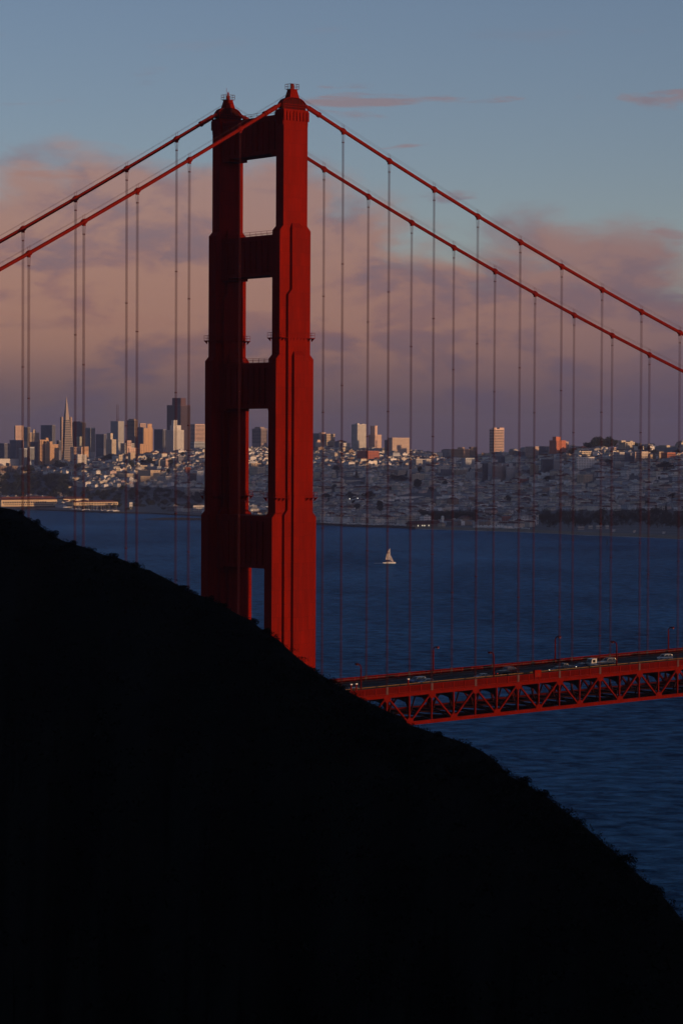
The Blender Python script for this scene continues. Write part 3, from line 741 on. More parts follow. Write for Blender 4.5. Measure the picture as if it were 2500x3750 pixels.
def city_ground():
    mb = MB(); pxs = [-260 + 40*i for i in range(75)]; cols = []
    for px in pxs:
        Ds = shore_depth(px); Dr = ridge_at(px)[0]
        ds = [Ds, Ds + 14, Ds + 30] + [Ds + 30 + (Dr - Ds - 30)*k/36 for k in range(1, 37)] + [Dr + 120, Dr + 350, Dr + 700, 8500, 9600]
        col = []
        for j, D in enumerate(ds):
            p = ground_pt(px, D)
            if j == 0: p.z = -1.0
            col.append(tuple(p))
        cols.append(col)
    k = len(cols[0])
    mb.add([v for c in cols for v in c], [(i*k + j, (i + 1)*k + j, (i + 1)*k + j + 1, i*k + j + 1) for i in range(len(cols) - 1) for j in range(k - 1)])
    tag(mb.build('city_ground', M['street'], smooth=True), kind='structure')
    sb = MB(); fo = MB(); a = None                                # beach strip and a line of surf in front of it
    rr = random.Random(4)
    L1, L2, L3, F1, F2 = [], [], [], [], []
    for i in range(120):
        px = 1500 + 1150*i/119; Ds = shore_depth(px)
        for lst, dd, z in ((L1, -9, 0.1), (L2, 16, 1.9), (L3, 34, 3.6)):
            p = at_depth(px, 1900, Ds + dd); lst.append((p.x, p.y, z))
        w = 2.5 + 7*max(0, math.sin(i*0.31)*0.5 + rr.uniform(0, .6))
        for lst, dd in ((F1, -10 - w), (F2, -7)):
            p = at_depth(px, 1900, Ds + dd); lst.append((p.x, p.y, 0.12))
    n = 120
    sb.add(L1 + L2 + L3, [(i, i + 1, n + i + 1, n + i) for i in range(n - 1)] + [(n + i, n + i + 1, 2*n + i + 1, 2*n + i) for i in range(n - 1)])
    tag(sb.build('beach', M['sand'], smooth=True), kind='structure')
    fo.add(F1 + F2, [(i, i + 1, n + i + 1, n + i) for i in range(n - 1)])
    tag(fo.build('surf', M['foam']), kind='structure')
city_ground()

# wooded hill south-west of the city, outside the picture to the right: crest shaped so it keeps the low sun off the flats
def park_hill():
    crest = [(2200, 1560, 20), (2330, 1665, 50), (2450, 1762, 61), (2620, 1900, 69), (2800, 2045, 77), (2960, 2175, 88), (3100, 2290, 112), (3250, 2410, 142), (3450, 2572, 166), (3600, 2690, 150), (3750, 2810, 141), (3950, 2970, 138), (4200, 3170, 130)]
    mb = MB(); rr = random.Random(8); cols = []
    nx, ny = 0.628, -0.778
    pts = []
    for (a, b) in zip(crest, crest[1:]):
        for k in range(10): pts.append(tuple(a[i] + (b[i] - a[i])*k/10 for i in range(3)))
    for n, (x, y, z) in enumerate(pts):
        col = []
        for o, f in ((-300, -0.05), (-230, .12), (-160, .40), (-100, .70), (-50, .90), (-15, .99), (15, 1.0), (60, .93), (130, .78), (240, .5), (360, .25), (480, -0.05)):
            col.append((x + nx*o, y + ny*o, z*f + (rr.uniform(-5, 6) if 0.3 < f < 1.1 else 0)))
        cols.append(col)
    k = len(cols[0])
    mb.add([v for c in cols for v in c], [(i*k + j, (i + 1)*k + j, (i + 1)*k + j + 1, i*k + j + 1) for i in range(len(cols) - 1) for j in range(k - 1)])
    tag(mb.build('unseen_park_hill', M['leaf1']), kind='structure')
park_hill()

def breakwater():
    mb = MB(); rr = random.Random(6); n = 60; top = []
    prof = []
    for i in range(n + 1):
        px = 523 + (745 - 523)*i/n
        row = lerp([(523, 1902), (560, 1903), (640, 1904), (745, 1905)], px)
        h = lerp([(523, 0.1), (545, 1.6), (600, 3.6), (660, 4.2), (745, 4.0)], px)*rr.uniform(.85, 1.15)
        p = at_z(px, row, 0.0); d = (p - CAM).normalized(); d.z = 0
        prof.append([(p.x - d.x*3, p.y - d.y*3, -.5), (p.x + d.x*5, p.y + d.y*5, h*.7 + rr.uniform(-.3, .3)), (p.x + d.x*11, p.y + d.y*11, h), (p.x + d.x*20, p.y + d.y*20, h*.6), (p.x + d.x*32, p.y + d.y*32, -.5)])
    k = 5
    mb.add([v for c in prof for v in c], [(i*k + j, (i + 1)*k + j, (i + 1)*k + j + 1, i*k + j + 1) for i in range(n) for j in range(k - 1)])
    tag(mb.build('rock_breakwater', M['rock']), 'low dark rock breakwater lying in the blue water', 'breakwater')
breakwater()
# sea wall in front of the yacht harbour and along the pier
def sea_wall(pa, pb, off, h, txt):
    mb = MB(); n = 40; A, B, C_, D_ = [], [], [], []
    for i in range(n + 1):
        px = pa + (pb - pa)*i/n; Ds = shore_depth(px) + off
        for lst, dd, z in ((A, 0, -.5), (B, 2, h), (C_, 7, h), (D_, 9, -.5)):
            p = at_depth(px, 1900, Ds + dd); lst.append((p.x, p.y, z))
    m_ = n + 1
    mb.add(A + B + C_ + D_, [(r*m_ + i, r*m_ + i + 1, (r + 1)*m_ + i + 1, (r + 1)*m_ + i) for r in range(3) for i in range(n)])
    tag(mb.build('sea_wall', M['rock']), txt, 'sea wall')
sea_wall(130, 760, -14, 2.4, 'long dark stone sea wall left of the bridge tower')
sea_wall(1100, 1520, -14, 3.0, 'dark stone sea wall in front of the yacht harbour')

# ------------------------------------------------------------------ city buildings
REG = {'A': (0, 1430, 3.92), 'B': (380, 1430, 3.92), 'C': (0, 1700, 3.92), 'D': (380, 1700, 3.92), 'E': (1130, 1500, 3.92), 'F': (1500, 1520, 3.92),
       'G': (1850, 1540, 4.48), 'H': (2150, 1540, 4.48), 'I': (1140, 1750, 3.92), 'J': (1500, 1750, 3.92), 'K': (1850, 1750, 4.48), 'L': (2150, 1750, 4.48)}
WM = {}
def wall_mat(c):
    if c not in WM: WM[c] = mat('wall_%d' % len(WM), c, 0.8, var=0.10, vscale=0.12, spec=0.25)
    return WM[c]
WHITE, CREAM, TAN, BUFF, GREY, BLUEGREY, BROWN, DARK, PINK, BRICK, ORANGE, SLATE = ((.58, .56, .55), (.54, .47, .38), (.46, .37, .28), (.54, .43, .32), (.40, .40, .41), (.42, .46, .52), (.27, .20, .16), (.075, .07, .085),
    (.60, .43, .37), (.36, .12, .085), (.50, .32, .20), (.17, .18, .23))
PLACED = []                     # (px0, px1, depth) for keeping the small houses out of the big footprints
def solve_len(P, axis, px_goal):
    a, b = 0.5, 420.0
    up = to_px(P + axis*b)[0] > to_px(P)[0]
    for _ in range(40):
        m_ = (a + b)/2; v = to_px(P + axis*m_)[0]
        if (v < px_goal) == up: a = m_
        else: b = m_
    return (a + b)/2
def bld(label, reg, ul, uc, ur, vt, vb, col, style='grid', fl=None, bays=None, D=None, tops=(), cat='building', roof=None, group='city buildings across the bay', rz=0.0, name='apartment_building', wfrac=0.55, hfrac=0.5, nbays=None):
    ox, oy, s = REG[reg]
    xl, xc, xr, yt, yb = ox + ul/s, ox + uc/s, ox + ur/s, oy + vt/s, oy + vb/s
    Dg = depth_for_row(xc, yb)
    D = Dg if D is None else max(D, Dg)
    P = at_depth(xc, yt, D)
    ex = Vector((math.cos(rz), math.sin(rz), 0)); ey = Vector((-math.sin(rz), math.cos(rz), 0))
    Lx = solve_len(P, ex, xr) if xr > xc + 0.3 else 10.0
    Ly = solve_len(P, ey, xl) if xl < xc - 0.3 else max(10.0, Lx*0.6)
    zb = min(ground(xc, D), at_depth(xc, yb, D).z, ground_pt(xl, D + Ly*.6).z, ground_pt(xr, D + Lx*.5).z) - 2.0
    H = P.z - zb; vis = (yb - yt)/FPX*D
    t = thing(name, label, cat, (P.x, P.y, zb), rz, group)
    PLACED.append((min(xl, xc) - 4, xr + 4, D - 14, D + max(Lx, Ly)*0.75 + 12, yt, yb))
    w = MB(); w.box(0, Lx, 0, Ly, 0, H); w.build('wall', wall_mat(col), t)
    rf = MB(); pp = 0.5
    rf.box(-.25, Lx + .25, -.25, Ly + .25, H, H + 0.25)
    for a in ((-.25, Lx + .25, -.25, .2), (-.25, Lx + .25, Ly - .2, Ly + .25), (-.25, .2, .2, Ly - .2), (Lx - .2, Lx + .25, .2, Ly - .2)): rf.box(*a, H + .25, H + 1.1, 1)
    if roof == 'tile':
        rf = MB(); mx = min(Lx, Ly)*.5; zt = H + min(mx*.45, 5.0)
        rf.add([(-.6, -.6, H), (Lx + .6, -.6, H), (Lx + .6, Ly + .6, H), (-.6, Ly + .6, H), (mx*.9, Ly*.5, zt) if Lx > Ly else (Lx*.5, mx*.9, zt), (Lx - mx*.9, Ly*.5, zt) if Lx > Ly else (Lx*.5, Ly - mx*.9, zt)],
               [(3, 2, 1, 0), (0, 1, 5, 4), (2, 3, 4, 5), (1, 2, 5), (3, 0, 4)] if Lx > Ly else [(3, 2, 1, 0), (0, 1, 4), (1, 2, 5, 4), (2, 3, 5), (3, 0, 4, 5)])
        rf.build('roof', M['rooftile'], t)
    else: rf.build('roof', [M['roofdark'], wall_mat(col)], t)
    for (a, b, c, d, h) in tops:
        q = MB(); q.box(a*Lx, b*Lx, c*Ly, d*Ly, H, H + h); q.box(a*Lx - .2, b*Lx + .2, c*Ly - .2, d*Ly + .2, H + h, H + h + .3); q.build('roof_house', wall_mat(col), t)
    zv = max(0.5, H - vis)                       # windows only where the wall shows
    if style != 'plain':
        nf = fl or max(2, int((H - zv)/3.4)); fh = (H - zv)/(nf + 0.25)
        wn = MB(); wp = 0.12
        def row(z0, z1, face):
            Lf = Lx if face == 'w' else Ly
            nb_ = (bays if face == 'w' else nbays) or max(2, int(Lf/4.2))
            if style == 'bands': segs = [(0.04*Lf, 0.96*Lf)]
            else: segs = [(Lf*(k + .5 - wfrac/2)/nb_, Lf*(k + .5 + wfrac/2)/nb_) for k in range(nb_)]
            for a, b in segs:
                if face == 'w': wn.box(a, b, -wp, 0.05, z0, z1)
                else: wn.box(-wp, 0.05, a, b, z0, z1)
        if style == 'fins':
            for face in 'wn': row(zv, H - fh*0.6, face)
        else:
            for k in range(nf):
                z0 = zv + fh*(k + .25); z1 = z0 + fh*hfrac
                row(z0, z1, 'w'); row(z0, z1, 'n')
        tag(wn.build('windows', M['glass'], t), kind='stuff')
    return t, Lx, Ly, H

# -- downtown towers at the left
def pyramid():
    D = 8000.0; P = at_depth(243.6, 1450.4, D); hb = P.z - 5.0; n = 4
    t = thing('pyramid_skyscraper', 'slender pyramid skyscraper with pointed spire and side wings', 'skyscraper', (P.x, P.y, 4.0), R(-2), 'city buildings across the bay')
    k = FPX/D
    def half(z): return 26.0*(1 - z/hb)
    zt = hb*0.765
    b = MB(); a0, a1 = half(0), half(zt); b.frustum((-a0, a0, -a0, a0, 0), (-a1, a1, -a1, a1, zt)); b.build('shaft', wall_mat((.35, .30, .28)), t)
    sp = MB(); a2 = half(hb*.99) * .5; sp.frustum((-a1, a1, -a1, a1, zt), (-.25, .25, -.25, .25, hb)); sp.build('spire', wall_mat((.34, .28, .26)), t)
    for sg in (-1, 1):
        w = MB(); z0 = hb*.32; wz = zt + 3
        w.hexa([(sg*half(z0) - 1, -5, z0), (sg*half(z0) + 1, -5, z0), (sg*half(z0) + 1, 5, z0), (sg*half(z0) - 1, 5, z0), (sg*half(z0)*.86 - 4, -5, wz), (sg*half(z0)*.86 + 1, -5, wz), (sg*half(z0)*.86 + 1, 5, wz), (sg*half(z0)*.86 - 4, 5, wz)])
        w.build('side_wing', wall_mat((.40, .30, .25)), t)
    wn = MB()
    for i in range(38):
        z0 = 6 + (zt - 10)*i/38; z1 = z0 + (zt/38)*0.5; h0, h1 = half(z0), half(z1)
        wn.hexa([(-h0*.94, -h0 - .3, z0), (h0*.94, -h0 - .3, z0), (h0*.94, -h0 + .3, z0), (-h0*.94, -h0 + .3, z0), (-h1*.94, -h1 - .3, z1), (h1*.94, -h1 - .3, z1), (h1*.94, -h1 + .3, z1), (-h1*.94, -h1 + .3, z1)])
        wn.hexa([(-h0 - .3, -h0*.94, z0), (-h0 + .3, -h0*.94, z0), (-h0 + .3, h0*.94, z0), (-h0 - .3, h0*.94, z0), (-h1 - .3, -h1*.94, z1), (-h1 + .3, -h1*.94, z1), (-h1 + .3, h1*.94, z1), (-h1 - .3, h1*.94, z1)])
    tag(wn.build('windows', M['glass'], t), kind='stuff')
pyramid()
SK = 'skyscraper'
def sky_(label, *a, **k): return bld(label, *a, cat='skyscraper', name='skyscraper', **k)
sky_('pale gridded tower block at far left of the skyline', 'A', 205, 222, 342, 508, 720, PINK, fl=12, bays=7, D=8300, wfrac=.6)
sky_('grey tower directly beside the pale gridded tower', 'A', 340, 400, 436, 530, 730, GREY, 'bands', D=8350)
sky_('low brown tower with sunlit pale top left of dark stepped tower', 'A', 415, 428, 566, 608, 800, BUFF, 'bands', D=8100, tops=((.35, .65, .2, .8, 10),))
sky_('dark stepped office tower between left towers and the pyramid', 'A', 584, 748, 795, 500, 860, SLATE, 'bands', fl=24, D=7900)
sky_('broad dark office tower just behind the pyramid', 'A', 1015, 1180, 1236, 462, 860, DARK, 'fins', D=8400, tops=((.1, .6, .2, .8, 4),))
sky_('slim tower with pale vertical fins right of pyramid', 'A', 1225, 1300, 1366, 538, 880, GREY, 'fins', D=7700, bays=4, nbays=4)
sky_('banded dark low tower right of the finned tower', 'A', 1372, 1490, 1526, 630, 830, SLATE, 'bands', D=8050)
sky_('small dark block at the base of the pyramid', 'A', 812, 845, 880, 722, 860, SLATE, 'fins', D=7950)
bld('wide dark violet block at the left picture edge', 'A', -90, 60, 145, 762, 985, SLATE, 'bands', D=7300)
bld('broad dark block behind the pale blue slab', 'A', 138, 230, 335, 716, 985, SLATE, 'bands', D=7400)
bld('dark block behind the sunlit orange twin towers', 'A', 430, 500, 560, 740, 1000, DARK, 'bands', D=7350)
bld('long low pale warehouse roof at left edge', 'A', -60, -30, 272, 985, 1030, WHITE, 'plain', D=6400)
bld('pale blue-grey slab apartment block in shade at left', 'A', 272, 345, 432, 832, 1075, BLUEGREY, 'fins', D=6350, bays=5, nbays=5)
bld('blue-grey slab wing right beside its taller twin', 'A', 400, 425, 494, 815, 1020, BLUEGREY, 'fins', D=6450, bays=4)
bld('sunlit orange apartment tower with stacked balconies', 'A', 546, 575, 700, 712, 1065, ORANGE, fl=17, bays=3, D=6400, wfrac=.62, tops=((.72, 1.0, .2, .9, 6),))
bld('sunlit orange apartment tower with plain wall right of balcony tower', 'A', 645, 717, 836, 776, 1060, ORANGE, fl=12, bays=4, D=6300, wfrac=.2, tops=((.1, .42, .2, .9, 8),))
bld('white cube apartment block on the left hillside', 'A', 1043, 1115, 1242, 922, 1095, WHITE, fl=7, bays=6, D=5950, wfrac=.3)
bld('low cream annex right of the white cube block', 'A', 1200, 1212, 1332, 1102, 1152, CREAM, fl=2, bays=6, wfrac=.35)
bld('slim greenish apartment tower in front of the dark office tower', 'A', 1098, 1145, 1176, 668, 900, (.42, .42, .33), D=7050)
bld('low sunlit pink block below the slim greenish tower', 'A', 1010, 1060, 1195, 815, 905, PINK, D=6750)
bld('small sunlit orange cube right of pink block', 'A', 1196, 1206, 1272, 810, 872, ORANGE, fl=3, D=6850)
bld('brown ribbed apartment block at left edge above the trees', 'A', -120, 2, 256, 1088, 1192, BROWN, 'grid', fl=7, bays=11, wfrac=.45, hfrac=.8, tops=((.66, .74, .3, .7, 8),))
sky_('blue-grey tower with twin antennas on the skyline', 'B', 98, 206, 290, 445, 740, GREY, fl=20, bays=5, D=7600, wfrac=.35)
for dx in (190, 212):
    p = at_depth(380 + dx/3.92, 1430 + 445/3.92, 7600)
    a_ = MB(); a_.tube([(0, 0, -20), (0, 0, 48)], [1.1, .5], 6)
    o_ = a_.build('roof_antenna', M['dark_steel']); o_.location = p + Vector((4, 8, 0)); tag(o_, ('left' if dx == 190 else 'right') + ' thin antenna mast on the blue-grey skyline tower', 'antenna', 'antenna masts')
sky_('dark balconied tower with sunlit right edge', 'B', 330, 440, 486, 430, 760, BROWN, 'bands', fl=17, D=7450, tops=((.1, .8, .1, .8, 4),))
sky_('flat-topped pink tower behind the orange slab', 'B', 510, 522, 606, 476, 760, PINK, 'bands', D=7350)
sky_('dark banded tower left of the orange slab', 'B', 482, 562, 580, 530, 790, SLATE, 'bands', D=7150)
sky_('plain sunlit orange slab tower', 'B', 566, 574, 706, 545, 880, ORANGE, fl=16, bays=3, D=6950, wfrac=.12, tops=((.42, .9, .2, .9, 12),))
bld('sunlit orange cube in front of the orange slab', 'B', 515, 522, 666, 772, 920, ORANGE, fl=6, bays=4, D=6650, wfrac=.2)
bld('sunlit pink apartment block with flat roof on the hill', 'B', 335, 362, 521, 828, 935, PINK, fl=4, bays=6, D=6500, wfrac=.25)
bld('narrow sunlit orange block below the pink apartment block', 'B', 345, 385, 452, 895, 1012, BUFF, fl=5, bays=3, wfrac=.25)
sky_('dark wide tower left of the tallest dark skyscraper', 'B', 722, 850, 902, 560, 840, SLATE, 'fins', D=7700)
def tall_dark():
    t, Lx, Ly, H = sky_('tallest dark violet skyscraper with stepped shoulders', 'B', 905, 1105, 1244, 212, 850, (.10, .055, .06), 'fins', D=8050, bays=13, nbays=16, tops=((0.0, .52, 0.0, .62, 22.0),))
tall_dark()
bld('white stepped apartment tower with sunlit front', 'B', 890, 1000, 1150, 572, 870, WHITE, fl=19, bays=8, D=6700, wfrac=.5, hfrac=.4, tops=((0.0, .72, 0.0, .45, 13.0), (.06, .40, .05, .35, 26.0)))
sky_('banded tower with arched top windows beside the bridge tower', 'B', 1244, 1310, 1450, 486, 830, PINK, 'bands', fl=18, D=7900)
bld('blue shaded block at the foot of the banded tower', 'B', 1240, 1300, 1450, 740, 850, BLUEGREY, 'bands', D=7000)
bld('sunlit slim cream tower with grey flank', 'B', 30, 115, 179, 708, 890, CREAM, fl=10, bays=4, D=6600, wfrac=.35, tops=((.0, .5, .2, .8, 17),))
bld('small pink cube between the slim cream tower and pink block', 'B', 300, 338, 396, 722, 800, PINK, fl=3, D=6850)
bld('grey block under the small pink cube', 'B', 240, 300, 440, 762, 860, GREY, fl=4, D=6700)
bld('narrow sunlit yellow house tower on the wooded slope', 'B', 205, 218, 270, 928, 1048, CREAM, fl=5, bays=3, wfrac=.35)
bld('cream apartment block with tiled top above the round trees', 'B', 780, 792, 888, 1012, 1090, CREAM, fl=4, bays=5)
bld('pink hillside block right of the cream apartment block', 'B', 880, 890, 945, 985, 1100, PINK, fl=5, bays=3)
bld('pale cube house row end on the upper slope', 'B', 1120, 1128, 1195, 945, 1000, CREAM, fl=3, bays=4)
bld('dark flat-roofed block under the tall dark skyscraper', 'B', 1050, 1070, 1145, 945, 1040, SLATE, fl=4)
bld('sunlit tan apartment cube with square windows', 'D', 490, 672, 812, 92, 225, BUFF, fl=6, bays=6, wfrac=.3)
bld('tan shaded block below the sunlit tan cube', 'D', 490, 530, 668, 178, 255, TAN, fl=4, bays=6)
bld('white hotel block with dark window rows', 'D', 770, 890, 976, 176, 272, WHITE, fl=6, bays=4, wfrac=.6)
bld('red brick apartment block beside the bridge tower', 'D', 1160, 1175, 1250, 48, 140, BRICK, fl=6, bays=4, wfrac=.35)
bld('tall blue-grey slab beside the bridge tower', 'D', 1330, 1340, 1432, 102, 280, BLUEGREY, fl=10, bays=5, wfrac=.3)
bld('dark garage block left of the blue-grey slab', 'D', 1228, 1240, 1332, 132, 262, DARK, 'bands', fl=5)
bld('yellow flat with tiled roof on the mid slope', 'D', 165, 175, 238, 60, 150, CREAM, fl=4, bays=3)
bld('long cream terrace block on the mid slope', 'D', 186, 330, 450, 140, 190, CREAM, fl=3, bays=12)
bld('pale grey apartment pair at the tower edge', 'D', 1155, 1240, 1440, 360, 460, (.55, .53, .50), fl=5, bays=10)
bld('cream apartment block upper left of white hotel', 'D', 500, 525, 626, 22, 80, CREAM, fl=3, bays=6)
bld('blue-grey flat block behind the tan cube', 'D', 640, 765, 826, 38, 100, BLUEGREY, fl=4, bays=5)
REG['T'] = (650, 950, 2.6133); REG['U'] = (650, 1600, 2.6133)
bld('brown office block seen through the lowest tower opening', 'T', 712, 800, 860, 1622, 1760, (.30, .24, .24), 'bands', D=7000, tops=((.0, .7, .1, .7, 5),))
bld('cream cube seen low through the tower opening', 'U', 690, 762, 842, 290, 370, CREAM, fl=5, bays=5, wfrac=.35)
bld('tan flat above the cream cube in the tower opening', 'U', 690, 705, 800, 255, 290, TAN, fl=3, bays=4)
# -- right of the bridge tower
bld('grey block beside the bridge tower on the ridge', 'E', 55, 100, 165, 345, 470, SLATE, fl=6, D=6900)
bld('brown apartment tower with flat top on the ridge', 'E', 150, 168, 245, 332, 470, PINK, fl=7, bays=3, D=6800, wfrac=.3)
bld('ornate gridded apartment block on the ridge', 'E', 225, 246, 376, 352, 528, TAN, fl=7, bays=8, D=6650)
bld('sunlit stepped pink block at the tower edge', 'E', 95, 120, 235, 468, 575, PINK, fl=5, bays=5, D=6350, wfrac=.3, tops=((.1, .5, .2, .8, 6),))
bld('white cube house alone on the ridge', 'E', 470, 497, 597, 482, 552, WHITE, fl=3, bays=4, D=6500, wfrac=.3)
bld('low dark-roofed house left of the white cube', 'E', 376, 440, 545, 460, 520, SLATE, 'plain', D=6750, roof='tile')
bld('tall white gridded apartment tower right of bridge tower', 'E', 613, 700, 824, 216, 590, WHITE, fl=22, bays=8, D=6550, wfrac=.62, hfrac=.45, nbays=6, tops=((.2, .42, .3, .7, 3.5), (.7, .95, .2, .5, 2.0)))
bld('stepped orange apartment tower with shaded flank', 'E', 858, 952, 1045, 366, 560, PINK, fl=10, bays=5, D=6500, wfrac=.3, tops=((-.02, .35, .0, .7, 23.5),))
bld('broad buff tower with recessed centre', 'E', 1135, 1200, 1446, 408, 665, (.48, .38, .33), fl=12, bays=14, D=6450, wfrac=.2)
bld('dark lower wing left of the broad buff tower', 'E', 1088, 1132, 1142, 440, 580, SLATE, fl=6, D=6550)
bld('red brick apartment block below the stepped tower', 'E', 690, 848, 1010, 598, 738, BRICK, fl=6, bays=8, wfrac=.35)
bld('yellow shed below the broad buff tower', 'E', 1060, 1066, 1190, 552, 588, CREAM, fl=2, D=6350)
bld('pink house below the broad buff tower', 'E', 1200, 1206, 1256, 585, 638, PINK, fl=3, D=6250)
bld('sunlit tan cube far left on the shaded slope', 'E', 70, 88, 166, 908, 995, CREAM, fl=4, bays=4, wfrac=.35)
bld('small tan cube on the shaded slope', 'E', 328, 337, 396, 938, 992, CREAM, fl=3, bays=3, wfrac=.3)
bld('tan apartment block above the dark trees', 'E', 1274, 1284, 1396, 878, 948, CREAM, fl=4, bays=7, wfrac=.3)
bld('long flat roofed terrace on the shaded slope', 'E', 520, 540, 830, 1018, 1055, (.55, .52, .48), fl=2, bays=16)
bld('blue-white slab right of the tan apartment block', 'E', 1412, 1425, 1470, 875, 1000, (.6, .6, .6), fl=6, bays=3)
bld('cream apartment block with penthouse on the slope', 'F', 28, 46, 214, 852, 962, CREAM, fl=6, bays=7, wfrac=.32, tops=((.3, .62, .2, .8, 3),))
bld('long dark banded block with sunlit orange end', 'F', 592, 765, 862, 494, 622, ORANGE, fl=6, bays=6, D=6500, wfrac=.5, tops=((.08, .42, .1, .5, 5),))
bld('grey mansard block left of the banded block', 'F', 452, 560, 600, 500, 600, GREY, fl=5, D=6620, roof='tile')
bld('brown block right of the sunlit orange end', 'F', 850, 870, 966, 462, 612, BROWN, fl=7, bays=5, D=6580)
sky_('tall pink tower with dark recessed front and crown', 'F', 1143, 1212, 1352, 204, 590, (.66, .48, .42), 'bands', fl=17, D=6650, tops=((.0, .25, .0, .4, 4), (.55, 1.0, .0, .6, 4)))
bld('white corner block in blue shade', 'F', 622, 632, 742, 618, 684, (.85, .83, .81), fl=4, bays=5)
bld('grey shaded apartment block below ridge line', 'F', 40, 92, 236, 636, 745, (.45, .44, .45), fl=5, bays=7)
bld('striped white-grey block below ridge line', 'F', 230, 240, 304, 640, 705, (.6, .58, .58), 'bands', fl=5)
bld('cream shaded block with blank side wall', 'F', 210, 222, 300, 738, 838, (.6, .56, .5), fl=5, bays=4, wfrac=.2)
bld('pale shaded block with L-shaped roof', 'F', 402, 412, 566, 742, 832, (.62, .6, .58), fl=4, bays=7)
bld('dark shaded block below L-shaped roof block', 'F', 445, 460, 600, 786, 862, SLATE, fl=4)
bld('tall blue-grey shaded block with ribbed front', 'F', 742, 800, 926, 622, 785, BLUEGREY, fl=8, bays=8)
bld('bright white stepped block in shade', 'F', 922, 930, 1042, 712, 785, (.85, .83, .81), fl=4, bays=5, wfrac=.3, tops=((.3, .7, .2, .7, 6),))
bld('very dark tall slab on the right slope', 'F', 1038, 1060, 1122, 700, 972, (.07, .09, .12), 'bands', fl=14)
bld('grey ribbed tower right of the dark slab', 'F', 1118, 1130, 1186, 705, 900, (.38, .38, .42), fl=11, bays=4)
bld('wide brown-grey apartment tower with sunlit attic', 'F', 1176, 1200, 1384, 735, 965, (.36, .31, .30), fl=12, bays=10, tops=((.4, .65, .1, .6, 7), (.8, 1.0, .0, .5, 4)))
bld('pale slab tower with roof house right of the brown-grey tower', 'F', 1376, 1392, 1508, 758, 935, (.56, .54, .55), fl=10, bays=7, tops=((.35, .75, .2, .8, 9),))
bld('tan shaded pair of blocks in the middle', 'F', 626, 660, 826, 792, 862, TAN, fl=4, bays=9)
bld('blank white gable block in shade', 'F', 812, 870, 930, 822, 938, (.58, .55, .54), fl=6, bays=2, wfrac=.15)
bld('grey block right of the blank gable block', 'F', 930, 950, 1032, 822, 915, GREY, fl=5, bays=5)
bld('sunlit yellow roof houses left of the tall pink tower', 'F', 975, 990, 1062, 608, 640, CREAM, fl=2, D=6450)
bld('sunlit orange cube left of the tall pink tower', 'F', 1028, 1036, 1078, 545, 588, ORANGE, fl=3, D=6600)
bld('long sunlit terrace left of the tall pink tower', 'F', 1066, 1080, 1185, 572, 600, CREAM, fl=2, D=6550)
bld('sunlit low yellow block right of the tall pink tower', 'F', 1400, 1408, 1490, 585, 640, CREAM, fl=3, D=6450)
bld('dark apartment terrace behind right slope', 'F', 1225, 1300, 1400, 590, 690, SLATE, fl=5, D=6300)
bld('grey ribbed skyline block with pink end', 'G', 326, 490, 548, 432, 600, (.55, .42, .37), fl=8, bays=3, D=6300)
bld('dark skyline block right of the pink end', 'G', 546, 640, 722, 428, 600, SLATE, fl=8, D=6350)
bld('low dark block at left of the grey ribbed skyline block', 'G', 170, 230, 330, 512, 590, SLATE, fl=4, D=6350)
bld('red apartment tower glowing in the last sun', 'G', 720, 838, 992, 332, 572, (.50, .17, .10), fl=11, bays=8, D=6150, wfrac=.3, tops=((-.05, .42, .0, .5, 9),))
bld('banded wing at right of the red apartment tower', 'G', 985, 992, 1036, 352, 510, PINK, 'bands', fl=7, D=6250)
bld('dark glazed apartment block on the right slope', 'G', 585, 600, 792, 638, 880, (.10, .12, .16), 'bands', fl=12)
bld('white-edged grey block right of the dark glazed block', 'G', 786, 796, 882, 655, 870, (.36, .36, .39), fl=10, bays=5)
bld('sunlit orange stepped block on the right slope', 'G', 402, 414, 544, 738, 905, BUFF, fl=8, bays=6, wfrac=.3, tops=((.05, .6, .2, .8, 3),))
bld('pale shaded tower with roof house on the right slope', 'G', 12, 24, 156, 782, 965, (.58, .55, .56), fl=8, bays=7, tops=((.3, .7, .2, .8, 11),))
bld('blue-grey block with sunlit corner house', 'G', 1000, 1004, 1062, 600, 675, BUFF, fl=3, bays=3, wfrac=.4)
bld('grey terrace above the orange stepped block', 'G', 360, 372, 470, 585, 660, TAN, fl=3, D=6000)
bld('sunlit yellow low block on right ridge', 'G', 30, 40, 135, 578, 640, CREAM, fl=3, D=6200)
bld('broad white apartment block with square windows', 'G', 1160, 1170, 1462, 605, 822, (.85, .83, .81), fl=8, bays=11, wfrac=.45)
bld('cream mansion with red tiled roof above the white block', 'G', 1242, 1252, 1416, 500, 606, CREAM, fl=3, bays=6, roof='tile', D=5950)
bld('tan apartment block with blue-grey flank', 'G', 1172, 1282, 1436, 898, 1030, BUFF, fl=5, bays=6, wfrac=.35)
bld('red-brown house row on the lower right slope', 'G', 240, 252, 400, 962, 1030, BRICK, fl=3, bays=7)
bld('sunlit cream apartment block crowning the right hill', 'H', 508, 624, 778, 358, 520, CREAM, fl=7, bays=4, D=6100, wfrac=.5, hfrac=.3, tops=((-.2, .25, .3, .8, 4), (.65, .95, .2, .7, 3)))
bld('small sunlit cream houses left of the crowning block', 'H', 470, 482, 612, 488, 530, CREAM, fl=2, bays=6, D=6000, roof='tile')
bld('sunlit tan villa left of crowning block', 'H', 400, 415, 470, 445, 490, PINK, fl=2, D=6050)
bld('long terraced block at the right end of the ridge', 'H', 1108, 1300, 1472, 425, 535, CREAM, fl=4, bays=8, D=6100, tops=((.0, .35, .0, .7, 2.5),))
bld('pink balconied apartment block on right slope', 'H', 770, 785, 885, 520, 690, PINK, fl=6, bays=5)
